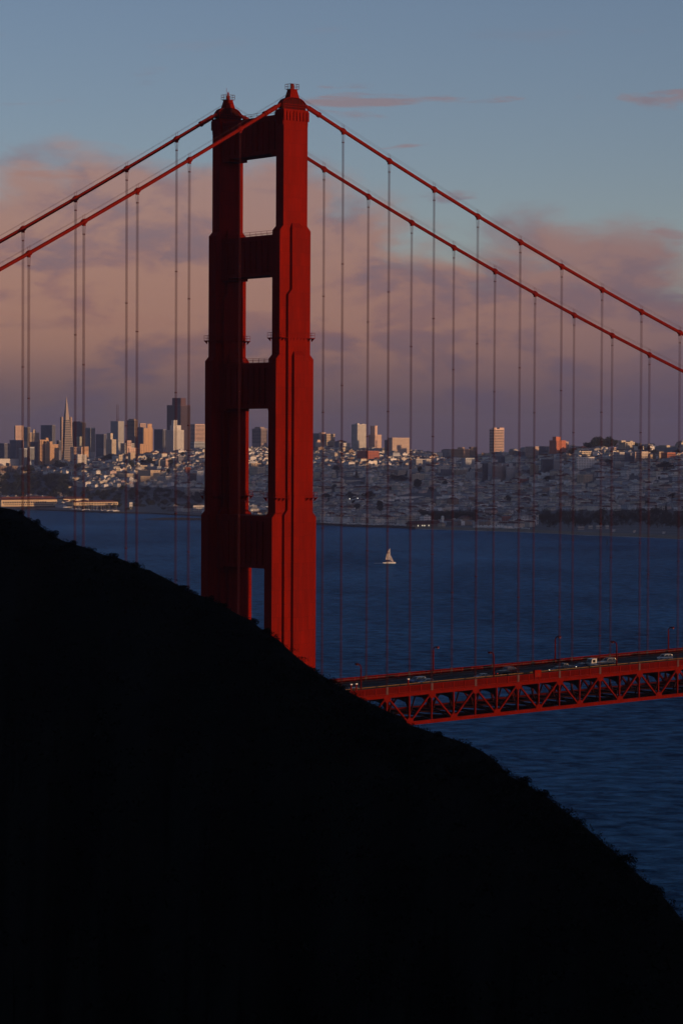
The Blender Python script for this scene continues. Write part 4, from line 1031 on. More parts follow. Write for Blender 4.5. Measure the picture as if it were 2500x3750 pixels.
bld('cream bay-windowed block right of pink balconied block', 'H', 885, 892, 1000, 515, 680, (.62, .52, .45), fl=6, bays=5)
bld('sunlit tan block with arched top on right slope', 'H', 1022, 1034, 1126, 566, 660, BUFF, fl=4, bays=5)
bld('narrow sunlit block with dark side on right slope', 'H', 1160, 1180, 1246, 520, 655, BUFF, fl=5, bays=3)
bld('sunlit red brick block on the far right slope', 'H', 1212, 1312, 1444, 530, 655, (.46, .16, .09), 'bands', fl=4)
bld('blue-grey shaded slab with pale side at centre right', 'H', 430, 530, 612, 525, 660, (.5, .48, .48), fl=5, bays=4)
bld('dark shaded apartment block under crowning block', 'H', 612, 630, 772, 535, 690, SLATE, fl=6)
bld('shaded terrace block below the hedge line', 'H', 430, 446, 606, 690, 790, GREY, fl=3, bays=8)
bld('pink-grey mansion on the lower right slope', 'H', 1120, 1128, 1250, 690, 800, PINK, fl=4, bays=5, wfrac=.3)
bld('white framed modern house on the right slope', 'H', 1134, 1138, 1210, 905, 972, (.85, .83, .81), fl=1, bays=1, wfrac=.65, hfrac=.8)
bld('white flat terrace in shade on the right', 'H', 1172, 1186, 1338, 992, 1036, (.85, .83, .81), fl=2, bays=7)
BRIGHT = (.85, .83, .81)          # white lightened to offset the shade on these walls; same tone used above
# -- waterfront blocks
bld('long white school building with tall window bays', 'I', 1265, 1275, 1870, 276, 325, BRIGHT, fl=1, bays=26, wfrac=.4, hfrac=.42)
bld('low white hall left of the long school building', 'I', 1090, 1098, 1190, 310, 345, BRIGHT, 'plain')
bld('white end pavilion of the long school building', 'J', 380, 388, 504, 276, 318, BRIGHT, fl=2, bays=6, wfrac=.3)
bld('cream gabled house row with white fronts at right', 'K', 556, 562, 726, 432, 470, BRIGHT, fl=2, bays=7, wfrac=.35, roof='tile')
bld('low yellow house on the right flats', 'K', 975, 982, 1040, 378, 418, CREAM, fl=2, bays=3)
bld('long white garage block on the right flats', 'K', 540, 560, 740, 262, 292, BRIGHT, fl=1, bays=10, wfrac=.4)
bld('cream apartment block behind the harbour trees', 'J', 485, 492, 582, 452, 490, CREAM, fl=2, bays=6)
bld('white two-storey house on the flats behind the harbour', 'J', 1035, 1040, 1128, 452, 488, BRIGHT, fl=2, bays=6)
bld('brown flat-roofed block on the middle flats', 'J', 842, 850, 930, 280, 325, BROWN, fl=2, bays=4)
bld('pale three-storey house near the boathouse', 'J', 32, 45, 155, 530, 612, (.6, .6, .6), fl=3, bays=4, wfrac=.6)
bld('red-brown harbour house behind the white yachts', 'J', 1310, 1322, 1448, 560, 640, BRICK, fl=3, bays=6)

# ------------------------------------------------------------------ pier sheds at the left
def text_mesh(txt, size, material, parent, loc, rot, name='lettering'):
    c = bpy.data.curves.new(name, 'FONT'); c.body = txt; c.size = size; c.extrude = 0.06; c.space_character = 1.9; c.align_x = 'CENTER'
    o = bpy.data.objects.new(name, c); COL.objects.link(o)
    dg = bpy.context.evaluated_depsgraph_get(); me = bpy.data.meshes.new_from_object(o.evaluated_get(dg))
    bpy.data.objects.remove(o); me.materials.append(material)
    t = link(name, me, parent, loc); t.rotation_euler = rot; return t
SHEDWALL = mat('shed_wall_paint', (.56, .44, .30), 0.8, var=.08, vscale=.2)
WINME = {}
def unit_window(w, h, d=0.25):
    k = (round(w, 1), round(h, 1))
    if k not in WINME:
        m_ = MB(); m_.box(-w/2, w/2, -d, 0.1, -h/2, h/2); m_.box(-w/2 - .12, w/2 + .12, -d - .12, 0, -h/2 - .22, -h/2, 1); WINME[k] = m_.mesh('shed_window', [M['glass'], SHEDWALL])
    return WINME[k]
def shed(label, reg, ul, ur, v_roof, v_eave, v_base, D, rows, depth=26.0, letters=None):
    ox, oy, s = REG[reg]
    xl, xr = ox + ul/s, ox + ur/s; ye, yr, yb = oy + v_eave/s, oy + v_roof/s, oy + v_base/s
    P = at_depth(xl, ye, D); Lx = solve_len(P, Vector((1, 0, 0)), xr)
    zb = at_depth(xl, yb, D).z; H = P.z - zb; rise = at_depth(xl, yr, D).z - P.z
    t = thing('pier_shed', label, 'shed', (P.x, P.y, zb), 0, 'waterfront pier sheds')
    w = MB(); w.box(0, Lx, 0, depth, 0, H); w.build('wall', SHEDWALL, t)
    r_ = MB(); r_.extrude_x([(-1.2, H + .02), (depth + 1.2, H + .02), (depth*.5, H + rise + .6)], -.8, Lx + .8); rf = r_.build('roof', M['rooftile'], t)
    mo = MB(); mo.extrude_x([(depth*.36, H + rise*.7), (depth*.64, H + rise*.7), (depth*.64, H + rise + 1.0), (depth*.5, H + rise + 1.6), (depth*.36, H + rise + 1.0)], Lx*.05, Lx*.95); mo.build('roof_monitor', M['rooftile'], rf)
    pl = MB(); pl.box(-3, Lx + 3, -5, depth + 3, -1.2, -.02); pl.build('pier_deck', M['rock'], t)
    k = 0; x = 1.0
    while x < Lx:
        q = MB(); q.box(x - .5, x + .5, -4.6, -3.6, -zb - 1, -1.2); q.build('pile', M['rock'], t); x += 6.5
    for z, h, n, wf, a, b in rows:
        for j in range(n):
            cw = (b - a)*Lx/n
            link('window', unit_window(cw*wf, h*H), t, (a*Lx + cw*(j + .5), -.02, z*H))
    if letters: text_mesh(letters, 2.3, M['glass'], t, (Lx*.52, -.25, H*.80), (R(90), 0, 0))
    return t
shed('long cream pier shed with lettering at left edge', 'C', 18, 818, 480, 515, 607, 5560, [(.60, .27, 19, .72, .02, .81), (.60, .12, 5, .75, .82, .99), (.25, .15, 24, .7, .05, .93)], letters='FORT MASON CENTER')
shed('cream pier shed with red roof behind the marina masts', 'D', -432, 205, 538, 548, 592, 5500, [(.5, .5, 24, .62, .12, .98)], depth=22)
bld('cream warehouse with red tiled roof behind the pier sheds', 'C', 818, 912, 1270, 500, 545, (.72, .60, .42), fl=2, bays=9, D=5680, roof='tile', wfrac=.3, hfrac=.4)
bld('second red-roofed warehouse behind the long pier shed', 'C', 190, 420, 800, 487, 530, (.66, .55, .40), fl=2, bays=16, D=5720, roof='tile', wfrac=.3)
bld('low red-roofed house with lit front among left trees', 'C', 935, 960, 1075, 320, 352, CREAM, fl=2, bays=5, roof='tile')
bld('cream officer house with dark hipped roof in the park', 'C', 1255, 1268, 1368, 362, 386, CREAM, fl=1, bays=4, roof='tile')
bld('second cream officer house with dark hipped roof', 'C', 1445, 1455, 1545, 362, 392, CREAM, fl=1, bays=4, roof='tile')
bld('third cream officer house beside the bridge suspenders', 'D', 110, 118, 210, 366, 392, CREAM, fl=1, bays=4, roof='tile')
bld('flat cream gymnasium on the left hillside', 'C', 1035, 1042, 1202, 198, 245, CREAM, 'plain')
bld('long cream school wing left of the gymnasium', 'C', 920, 930, 1035, 225, 262, CREAM, fl=2, bays=5, wfrac=.3)
bld('white harbour office left of the bridge tower', 'D', 1275, 1285, 1440, 600, 690, (.5, .48, .48), fl=3, bays=6)
bld('sunlit cream top house beside the bridge tower', 'D', 1335, 1345, 1415, 575, 612, ORANGE, fl=1, bays=3)
bld('pale shed by the sea wall left of tower', 'D', 360, 368, 412, 555, 645, (.55, .55, .56), fl=3, bays=2)
# boathouse and clubhouse at the yacht harbour
def boathouse():
    D = shore_depth(1560) + 30; P = at_depth(1510, 1935, D)
    Lx = solve_len(P, Vector((1, 0, 0)), 1612)
    t = thing('boathouse', 'long low boathouse with dark red roof and lit windows by the beach', 'boathouse', (P.x, P.y, 2.6))
    w = MB(); w.box(0, Lx, 0, 16, -1, 4.2); w.build('wall', wall_mat(BROWN), t)
    r_ = MB(); r_.extrude_x([(-2.2, 4.2), (18.2, 4.2), (8, 9.5)], -2, Lx + 2); r_.build('roof', M['rooftile'], t)
    n = 13; lit = mat('lit_window', (.7, .65, .5), .5, emit=(1.0, .86, .6, 1.3))
    for k in range(n):
        q = MB(); q.box(-.9, .9, -.15, .1, -1.1, 1.1); o = q.build('window', lit if k in (2, 4, 5, 7) else M['glass'], t); o.location = (Lx*(k + .5)/n, -.02, 1.9)
    for k in range(n + 1):
        q = MB(); q.box(-.2, .2, -2.2, -1.8, -1, 4.2); o = q.build('porch_post', wall_mat(WHITE), t); o.location = (Lx*k/n, 0, 0)
boathouse()
bld('white stucco clubhouse beside the boathouse', 'J', 405, 460, 512, 655, 712, CREAM, fl=2, bays=3, roof='tile', wfrac=.3)
def light_tower():
    D = shore_depth(1621) + 60; P = ground_pt(1621, D)
    t = thing('clubhouse_tower', 'short white round tower with cap beside the boathouse', 'tower', P)
    m_ = MB(); m_.lathe([(2.4, 0), (2.2, 12), (2.9, 12.2), (2.9, 13.4), (2.3, 13.6)], 12); m_.build('shaft', M['white'], t)
    m_ = MB(); m_.lathe([(2.3, 13.6), (2.3, 16), (2.8, 16.1), (.3, 18)], 12); m_.build('lantern', M['white'], t)
light_tower()
bld('white pavilion with flat eaves on the right shore lawn', 'K', 1180, 1188, 1292, 810, 852, (.5, .48, .45), fl=1, bays=5)
bld('white roofed pavilion in centre of the right shore row', 'K', 1352, 1360, 1432, 795, 838, (.55, .53, .5), fl=1, bays=4)
bld('third flat-roofed pavilion on the right shore lawn', 'L', 138, 146, 238, 790, 838, (.55, .53, .5), fl=1, bays=4)
bld('small flat-roofed pavilion at the end of the shore row', 'L', 292, 300, 352, 790, 838, (.55, .53, .5), fl=1, bays=3)
bld('tiny white beach cabin near the right shore', 'L', 405, 412, 458, 858, 882, WHITE, 'plain')
bld('small white hut alone on the right lawn', 'L', 750, 756, 786, 876, 897, WHITE, 'plain')
bld('small pale hut at far right of the lawn', 'L', 1225, 1232, 1280, 893, 915, WHITE, 'plain')

# ------------------------------------------------------------------ small houses over the hillside
HC = [((.82, .80, .79), 'white'), ((.74, .68, .60), 'cream'), ((.58, .51, .42), 'tan'), ((.50, .49, .50), 'grey'), ((.62, .48, .44), 'pink'), ((.48, .51, .58), 'blue-grey'), ((.66, .60, .53), 'beige'), ((.33, .24, .19), 'brown'), ((.18, .17, .18), 'dark grey')]
HM = [mat('house_%s' % n.replace('-', '_').replace(' ', '_'), c, .85, var=.12, vscale=.2) for c, n in HC]
def house_mesh(mb, kind, w, d, h, mi=0, o=(0, 0, 0), win=True, mr=1, mw=2):
    x, y, z = o
    mb.box(x, x + w, y, y + d, z, z + h, mi)
    if kind == 'flat':
        mb.box(x - .2, x + w + .2, y - .2, y + d + .2, z + h, z + h + .35, mr)
        mb.box(x + w*.55, x + w*.8, y + d*.3, y + d*.6, z + h + .35, z + h + 1.9, mi)
    elif kind == 'gable':
        q = min(w*.32, 3.2)
        mb.extrude_y([(x - .3, z + h), (x + w + .3, z + h), (x + w/2, z + h + q)][::-1], y - .3, y + d + .3, mr)
    else:
        q = min(w, d)*.28
        mb.add([(x - .4, y - .4, z + h), (x + w + .4, y - .4, z + h), (x + w + .4, y + d + .4, z + h), (x - .4, y + d + .4, z + h), (x + w/2, y + d*.35, z + h + q), (x + w/2, y + d*.65, z + h + q)],
               [(0, 1, 4), (1, 2, 5, 4), (2, 3, 5), (3, 0, 4, 5)], mr)
    if win:
        nf = max(1, int(h/3.1)); nb = max(2, int(w/3.2)); nd = max(2, int(d/4))
        for f in range(nf):
            z0 = z + h*(f + .35)/nf; z1 = z0 + h/nf*.45
            for k in range(nb): a = x + w*(k + .25)/nb; mb.box(a, a + w/nb*.5, y - .15, y + .05, z0, z1, mw)
            for k in range(nd): a = y + d*(k + .3)/nd; mb.box(x - .15, x + .05, a, a + d/nd*.4, z0, z1, mw)
ROOFS = {'flat': 'flat-roofed', 'gable': 'gabled', 'hip': 'hip-roofed'}
def zone(px, row):
    if px < 760: return ('high on the sunlit left hillside' if row < 1722 else 'on the lower sunlit slope left of the tower'), 'L'
    if px < 1000: return 'seen through the tower opening', 'T'
    if row > 1862: return 'behind the yacht harbour and beach', 'H'
    if row > 1800: return ('on the flats right of the tower' if px < 1750 else 'on the flats at far right'), 'F'
    if row > 1730: return ('midway up the shaded slope near the tower' if px < 1750 else 'midway up the far right shaded slope'), 'M'
    return ('near the ridge top right of the tower' if px < 1750 else 'near the far right ridge top'), 'R'
WOODS = [(0, 262, 1738, 1824), (250, 760, 1786, 1872), (1960, 2700, 1872, 1990), (1540, 1740, 1872, 1920)]
def in_woods(px, row): return any(a < px < b and c < row < d for a, b, c, d in WOODS)
def houses():
    rr = random.Random(11); cand = []
    # street grid along the world axes: blocks of row houses
    bx, by = 118.0, 74.0
    for ix in range(8, 52):
        for iy in range(28, 90):
            cx, cy = ix*bx*0.78, iy*by*0.82
            for side in (0, 1):
                x = cx
                while x < cx + bx*0.78 - 16:
                    w = rr.uniform(7.5, 13.0); d = rr.uniform(13, 19); y = cy + side*25
                    big = rr.random() < 0.07
                    if big: w *= 1.7
                    P = Vector((x, y, 0)); px, _, D = to_px(P)
                    x += w + (rr.uniform(2, 9) if rr.random() < .18 else 0.35)
                    if not -60 < px < 2560: continue
                    Ds = shore_depth(px); Dr = ridge_at(px)[0]
                    if D < Ds + 110 or D > Dr + 60: continue
                    z = ground(px, D); row = to_px((P.x, P.y, z))[1]
                    if in_woods(px, row) or row > lerp(SIL, px) + 30: continue
                    if rr.random() < 0.12: continue
                    skip = False
                    for a, b, d0, d1, yt, yb in PLACED:
                        if a - 6 < px < b + 3:
                            if d0 - 8 < D < d1: skip = True; break
                            if d0 - 420 < D < d0 and row - 8.5*FPX/D < yb - 0.16*(yb - yt) - 1: skip = True; break
                    if skip: continue
                    h = rr.uniform(5.2, 8.6) if not big else rr.uniform(9.5, 14)
                    kind = rr.choice(('flat', 'flat', 'flat', 'gable', 'gable', 'hip'))
                    ci = rr.choices(range(9), (12, 7, 4, 5, 3, 3, 6, 2, 2))[0]
                    cand.append((w*h*(1/D), px, row, D, P.x, P.y, z, w, d, h, kind, ci, big))
    return cand
def place_houses():
    rr = random.Random(12)
    C_ = sorted(CAND, key=lambda c: -c[0]); ind, rest = C_[:300], C_[300:]
    protos = {}; lab = []
    for c in ind:
        _, px, row, D, x, y, z, w, d, h, kind, ci, big = c
        wq, dq, hq = round(w/3)*3, round(d/4)*4, round(h/3)*3
        k = (kind, ci, wq, dq, hq)
        if k not in protos:
            mb = MB(); house_mesh(mb, kind, wq, dq, hq + 4); protos[k] = mb.mesh('row_house', [HM[ci], M['rooftile'] if (kind != 'flat' and ci % 3 == 1) else M['roofdark'], M['glass']])
        o = link('row_house', protos[k], None, (x, y, z - 4)); o.rotation_euler = (0, 0, rr.uniform(-.03, .03))
        zn, g = zone(px, row)
        size = 'tall' if h > 10.5 else 'small'
        lab.append((o, px, '%s %s %s house %s' % (size, HC[ci][1], ROOFS[kind], zn), 'row houses ' + zn))
    seen = {}
    for e in sorted(lab, key=lambda e: e[1]): seen.setdefault(e[2], []).append(e)
    for txt, es in seen.items():
        for n, (o, px, _, g) in enumerate(es):
            pre = '' if len(es) == 1 else ('left-hand ', 'right-hand ')[n] if len(es) == 2 else '%s from left: ' % ORD[min(n, 21)]
            tag(o, pre + txt, 'house', g)
    mb = MB()
    for c in rest:
        _, px, row, D, x, y, z, w, d, h, kind, ci, big = c
        house_mesh(mb, kind, w, d, h + 4, ci, (x, y, z - 4), rr.random() < .3, 9 if rr.random() < .82 else 11, 10)
    o = mb.build('packed_row_houses', HM + [M['roofdark'], M['glass'], M['rooftile']])
    tag(o, 'countless small pale row houses packed over the far hillside', 'houses', kind='stuff')
    print('houses', len(ind), len(rest), len(mb.f))

# ------------------------------------------------------------------ trees of the far shore
def tree_protos():
    rr = random.Random(31); out = []
    for k, (shape, lf) in enumerate((('round', 'leaf2'), ('wide', 'leaf1'), ('cone', 'leaf1'), ('round', 'leaf1'), ('wide', 'leaf2'))):
        cr_ = MB()
        if shape == 'cone':
            for q in range(11):
                z = .14 + .86*q/11; r = .36*(1 - q/11.5)
                for e in range(3): leaf_clump(cr_, (rr.uniform(-.3, .3)*r*2, rr.uniform(-.3, .3)*r*2, z), (r, r, .09), 30, rr, .065)
        else:
            for q in range(15):
                a = rr.uniform(0, 6.28); rad = rr.uniform(.05, .34); z = rr.uniform(.42, .84) - rad*.35
                leaf_clump(cr_, (math.cos(a)*rad, math.sin(a)*rad, z), (.19, .19, .13 if shape == 'wide' else .17), 75, rr, .068)
        tr = MB(); tr.tube([(0, 0, -.15), (.01, 0, .2), (0, .02, .5)], [.045, .032, .018], 6)
        for q in range(4): a = q*1.6 + k; tr.tube([(0, 0, .25 + .04*q), (math.cos(a)*.14, math.sin(a)*.14, .5)], [.02, .008], 5)
        out.append((cr_.mesh('tree_crown', M[lf]), tr.mesh('tree_trunk', M['bark'])))
    return out
TP = tree_protos()
def far_tree(px, row, wpx, hpx, kind, label, group, D=None):
    if D is None: D = depth_for_row(px, row)
    P = ground_pt(px, D); 
    if D > ridge_at(px)[0] - 1: P = at_depth(px, row, D)
    k = FPX/D
    t = thing('city_tree', label, 'tree', P, rnd.uniform(0, 6), group)
    PLACED.append((px - wpx*.42, px + wpx*.42, D - 8, D + 8, row - hpx, row))
    t.scale = (wpx/k*1.0, wpx/k*1.0, hpx/k*1.12)
    link('crown', TP[kind][0], t); link('trunk', TP[kind][1], t)
TREES = [('I', 332, 180, 90, 80, 0, 'round dark tree right of the tower among white houses'), ('I', 570, 300, 150, 95, 1, 'broad dark tree above the long grey roof'), ('I', 815, 305, 190, 115, 1, 'largest dark domed tree above the harbour'),
         ('I', 235, 300, 150, 75, 1, 'wide dark tree beside the tower edge'), ('I', 380, 290, 90, 55, 0, 'small dark tree between two broad ones'), ('I', 662, 480, 130, 100, 0, 'dark round tree behind harbour masts'), ('I', 985, 520, 140, 170, 3, 'tall dark tree by the harbour lights'),
         ('I', 1135, 200, 80, 70, 0, 'dark tree left of the long school building'), ('I', 1525, 150, 140, 115, 3, 'dark round tree below the cream apartment block'), ('I', 720, 110, 80, 50, 1, 'low dark tree under the flat terrace'), ('I', 270, 345, 60, 40, 0, 'small dark tree near the tower at left flats'),
         ('I', 605, 380, 70, 55, 0, 'small dark tree under the long grey roof'), ('E', 685, 985, 80, 95, 2, 'dark conifer on the shaded slope'), ('E', 400, 890, 150, 80, 1, 'wide dark trees left of the conifer'), ('E', 1230, 1010, 190, 75, 1, 'dark tree clump left of tan apartment block'),
         ('E', 1345, 1040, 180, 90, 1, 'dark tree clump under the tan apartment block'), ('E', 1408, 960, 60, 70, 2, 'pointed dark tree right of the tan apartment block'), ('J', 115, 165, 150, 125, 3, 'large dark round tree below cream penthouse block'), ('J', 310, 200, 100, 65, 0, 'small dark round tree on middle slope'),
         ('J', 510, 120, 100, 75, 0, 'dark tree in the centre of the shaded slope'), ('F', 868, 815, 80, 50, 2, 'pointed dark tree above the blank gable'), ('F', 140, 830, 90, 90, 0, 'dark tree by the cream shaded block'), ('B', 660, 1075, 165, 110, 1, 'dark domed tree on left hill below orange cube'),
         ('B', 560, 1050, 110, 60, 1, 'dark low tree left of domed tree'), ('B', 1135, 930, 100, 40, 0, 'dark bushy tree under the dark skyscraper'), ('A', 870, 1140, 220, 130, 1, 'wide dark tree mass right of the orange towers'), ('A', 1130, 1140, 130, 90, 0, 'dark tree under the white cube block'),
         ('A', 400, 1190, 230, 120, 1, 'dark tree group under the blue-grey slabs'), ('A', 640, 1130, 140, 60, 0, 'low tree under the balcony tower'), ('B', 60, 1010, 190, 100, 1, 'dark hill trees right of white cube block'), ('B', 400, 1140, 110, 120, 0, 'dark tree beside the narrow orange block'),
         ('B', 960, 1090, 90, 90, 3, 'dark tree right of the pink hillside block'), ('B', 930, 1190, 80, 60, 0, 'small tree above the white hotel'), ('D', 1340, 470, 120, 70, 3, 'dark round tree beside the bridge tower gallery'), ('D', 1110, 460, 130, 80, 1, 'dark tree left of pale grey apartment pair'),
         ('D', 265, 400, 110, 80, 0, 'dark tree between the officer houses'), ('D', 600, 400, 130, 80, 1, 'dark park tree under the lower street'), ('D', 420, 420, 160, 80, 1, 'dark park tree beside the suspender pair'), ('D', 800, 420, 190, 80, 1, 'wide dark park tree below white hotel'),
         ('G', 1080, 570, 110, 110, 1, 'dark tree right of the red apartment tower'), ('G', 680, 990, 150, 80, 1, 'dark tree below the dark glazed block'), ('G', 920, 560, 170, 45, 1, 'low dark trees at the foot of the red tower'), ('H', 1290, 800, 330, 120, 1, 'dark wooded gardens on far right slope'),
         ('H', 870, 505, 110, 85, 3, 'dark round tree right of the crowning block'), ('H', 1000, 505, 120, 80, 1, 'second dark round tree right of the crowning block'), ('H', 800, 460, 70, 90, 0, 'dark tree touching the crowning block'), ('H', 1460, 530, 110, 55, 1, 'low dark tree at right end of ridge'),
         ('H', 360, 700, 200, 60, 1, 'dark hedge trees on right slope'), ('H', 1090, 545, 120, 70, 1, 'dark tree below the right terraced block'), ('L', 1295, 640, 80, 175, 2, 'tall pointed conifer at the right shore wood'), ('L', 930, 560, 130, 60, 1, 'dark tree top above the right shore wood'),
         ('L', 950, 420, 200, 55, 1, 'dark trees on the right flats'), ('L', 1400, 330, 200, 80, 1, 'dark garden trees at far right'), ('K', 640, 330, 120, 65, 0, 'dark tree by the white garage block'), ('K', 60, 400, 150, 110, 1, 'dark tree at left of the right flats'), ('K', 250, 560, 90, 60, 0, 'small dark tree on right flats'),
         ('K', 1000, 300, 160, 70, 1, 'dark garden trees right of suspender pair')]
for reg, u, v, w, h, kd, txt in TREES:
    ox, oy, s = REG[reg]; far_tree(ox + u/s, oy + v/s, w/s*1.05, h/s*1.1, kd, txt, 'dark trees among the city houses')
# park crown on the right hill: big dome of trees on the skyline
for n, (u, v, w, h) in enumerate(((60, 500, 200, 190), (170, 500, 240, 225), (300, 500, 260, 250), (400, 480, 220, 200), (470, 420, 120, 100), (0, 510, 160, 160))):
    far_tree(2150 + u/4.48, 1540 + v/4.48, w/4.48, h/4.48, (1, 3, 1, 1, 0, 4)[n], ('leftmost', 'second', 'tallest', 'fourth', 'rightmost small', 'low left outer')[n] + ' dark cypress of the park dome on the right skyline', 'park trees on the right skyline', D=6230 + 15*n)
def far_woods():
    rr = random.Random(77)
    def wood(name, label, spots):
        mb = MB()
        for px, row, w, h in spots:
            D = depth_for_row(px, row) if row < lerp(SHORE, px) - 2 else shore_depth(px) + 20
            P = ground_pt(px, D); k = FPX/D; r = w/k/2; hh = h/k
            for q in range(7):
                a = rr.uniform(0, 6.28); e = rr.uniform(0, .7)*r
                leaf_clump(mb, (P.x + math.cos(a)*e, P.y + math.sin(a)*e, P.z + hh*rr.uniform(.3, .8)), (r*.5, r*.5, hh*.24), 34, rr, max(.8, r*.16))
            mb.tube([(P.x, P.y, P.z - 2), (P.x, P.y, P.z + hh*.6)], [r*.08, r*.03], 5, 1)
        tag(mb.build(name, [M['leaf1'], M['bark']]), label, 'wood', kind='stuff')
    wood('left_park_wood', 'dark wooded park above the pier sheds at left', [(rr.uniform(-20, 250), rr.uniform(1752, 1828), rr.uniform(22, 42), rr.uniform(16, 30)) for _ in range(150)])
    wood('centre_park_wood', 'dark park trees and lawn edge left of the bridge tower', [(rr.uniform(240, 760), rr.uniform(1800, 1868), rr.uniform(16, 34), rr.uniform(10, 20)) for _ in range(170)])
    wood('right_shore_wood', 'black belt of shore trees at right behind the beach', [(rr.uniform(1985, 2620), rr.uniform(1895, 1934), rr.uniform(24, 46), rr.uniform(22, 44)) for _ in range(170)])
    wood('harbour_wood', 'dark trees behind the boathouse at the centre of the shore', [(rr.uniform(1540, 1745), rr.uniform(1892, 1922), rr.uniform(20, 38), rr.uniform(20, 36)) for _ in range(130)] + [(rr.uniform(1740, 1990), rr.uniform(1888, 1916), rr.uniform(18, 30), rr.uniform(16, 28)) for _ in range(90)])
far_woods()
CAND = houses()
place_houses()
def street_trees():                 # small garden trees between the houses: too many and too small to tell apart
    rr = random.Random(55); mb = MB()
    for _ in range(900):
        c = rr.choice(CAND); x, y = c[4] + rr.uniform(-9, 9), c[5] + rr.choice((-7, 21)); z = c[6]; r = rr.uniform(2.2, 5.0)
        leaf_clump(mb, (x, y, z + r*1.1), (r, r, r*.9), 26, rr, 1.0)
    tag(mb.build('garden_trees', M['leaf1']), 'small dark garden trees scattered between the far houses', 'trees', kind='stuff')
street_trees()

# ------------------------------------------------------------------ boats
HULL = mat('boat_hull_gelcoat', (.70, .70, .70), .35, var=.05)
ALU = mat('mast_aluminium', (.55, .55, .57), .4)
def yacht_proto(L, motor):
    hl = MB(); n = 9; ring = []
    for i in range(n):
        t = i/(n - 1); w = L*.15*math.sin(min(1, t*1.5 + .35)*math.pi/2)*(1 - max(0, t - .55)**1.6*2.6); w = max(w, .04); x = -L/2 + L*t; sh = .12*L*(.85 + .4*t*t)
        ring.append([(x, -w, sh*.8), (x, -w*.7, 0), (x, 0, -sh*.35), (x, w*.7, 0), (x, w, sh*.8)])
    vs = [v for r in ring for v in r]
    hl.add(vs, [(i*5 + j, i*5 + j + 1, (i + 1)*5 + j + 1, (i + 1)*5 + j) for i in range(n - 1) for j in range(4)] + [(i*5 + 4, i*5, (i + 1)*5, (i + 1)*5 + 4) for i in range(n - 1)] + [(4, 3, 2, 1, 0)])
    cb = MB()
    if motor: cb.frustum((-L*.3, L*.2, -L*.1, L*.1, L*.09), (-L*.24, L*.06, -L*.08, L*.08, L*.24)); cb.frustum((-L*.2, 0, -L*.07, L*.07, L*.24), (-L*.16, -L*.04, -L*.06, L*.06, L*.33))
    else: cb.frustum((-L*.15, L*.2, -L*.08, L*.08, L*.09), (-L*.12, L*.12, -L*.06, L*.06, L*.16))
    ms = MB()
    if not motor: ms.tube([(L*.05, 0, 0), (L*.05, 0, L*1.35)], [.14, .09], 6); ms.tube([(L*.05, 0, L*.22), (-L*.36, 0, L*.2)], .1, 6)
    else: ms.tube([(-L*.1, 0, L*.3), (-L*.1, 0, L*.5)], .08, 6)
    return [(nm, b.mesh('yacht_' + nm, mt)) for nm, b, mt in (('hull', hl, HULL), ('cabin', cb, M['white']), ('mast', ms, ALU))]
YP = [yacht_proto(11, False), yacht_proto(14, False), yacht_proto(13, True)]
def moored(px, off, kind, label, group, rz):
    D = shore_depth(px) + off; p = at_depth(px, 1920, D)
    t = thing('moored_yacht', label, 'yacht', (p.x, p.y, 3.4), rz, group)
    for nm, me in YP[kind]: link(nm, me, t)
rr = random.Random(9)
for k in range(44): moored(1172 + 335*(k + rr.uniform(.1, .9))/44, rr.uniform(6, 46), rr.choice((0, 0, 1)), 'white sailing yacht with bare mast moored in the central harbour', 'bare-masted yachts in the central harbour', rr.uniform(0, 6.28))
for k in range(16): moored(1742 + 135*(k + rr.random())/16, rr.uniform(40, 60), 2, 'white motor yacht moored right of the boathouse', 'motor yachts right of the boathouse', rr.uniform(-.4, .4))
for k in range(14): moored(1745 + 190*(k + rr.random())/14, rr.uniform(50, 75), 1, 'tall-masted yacht moored behind the motor yachts', 'tall-masted yachts right of the boathouse', rr.uniform(0, 6.28))
for k in range(22): moored(262 + 170*(k + rr.random())/22, rr.uniform(2, 16), rr.choice((0, 1)), 'white sailing yacht moored in front of the pier shed', 'yachts at the pier shed', rr.uniform(0, 6.28))

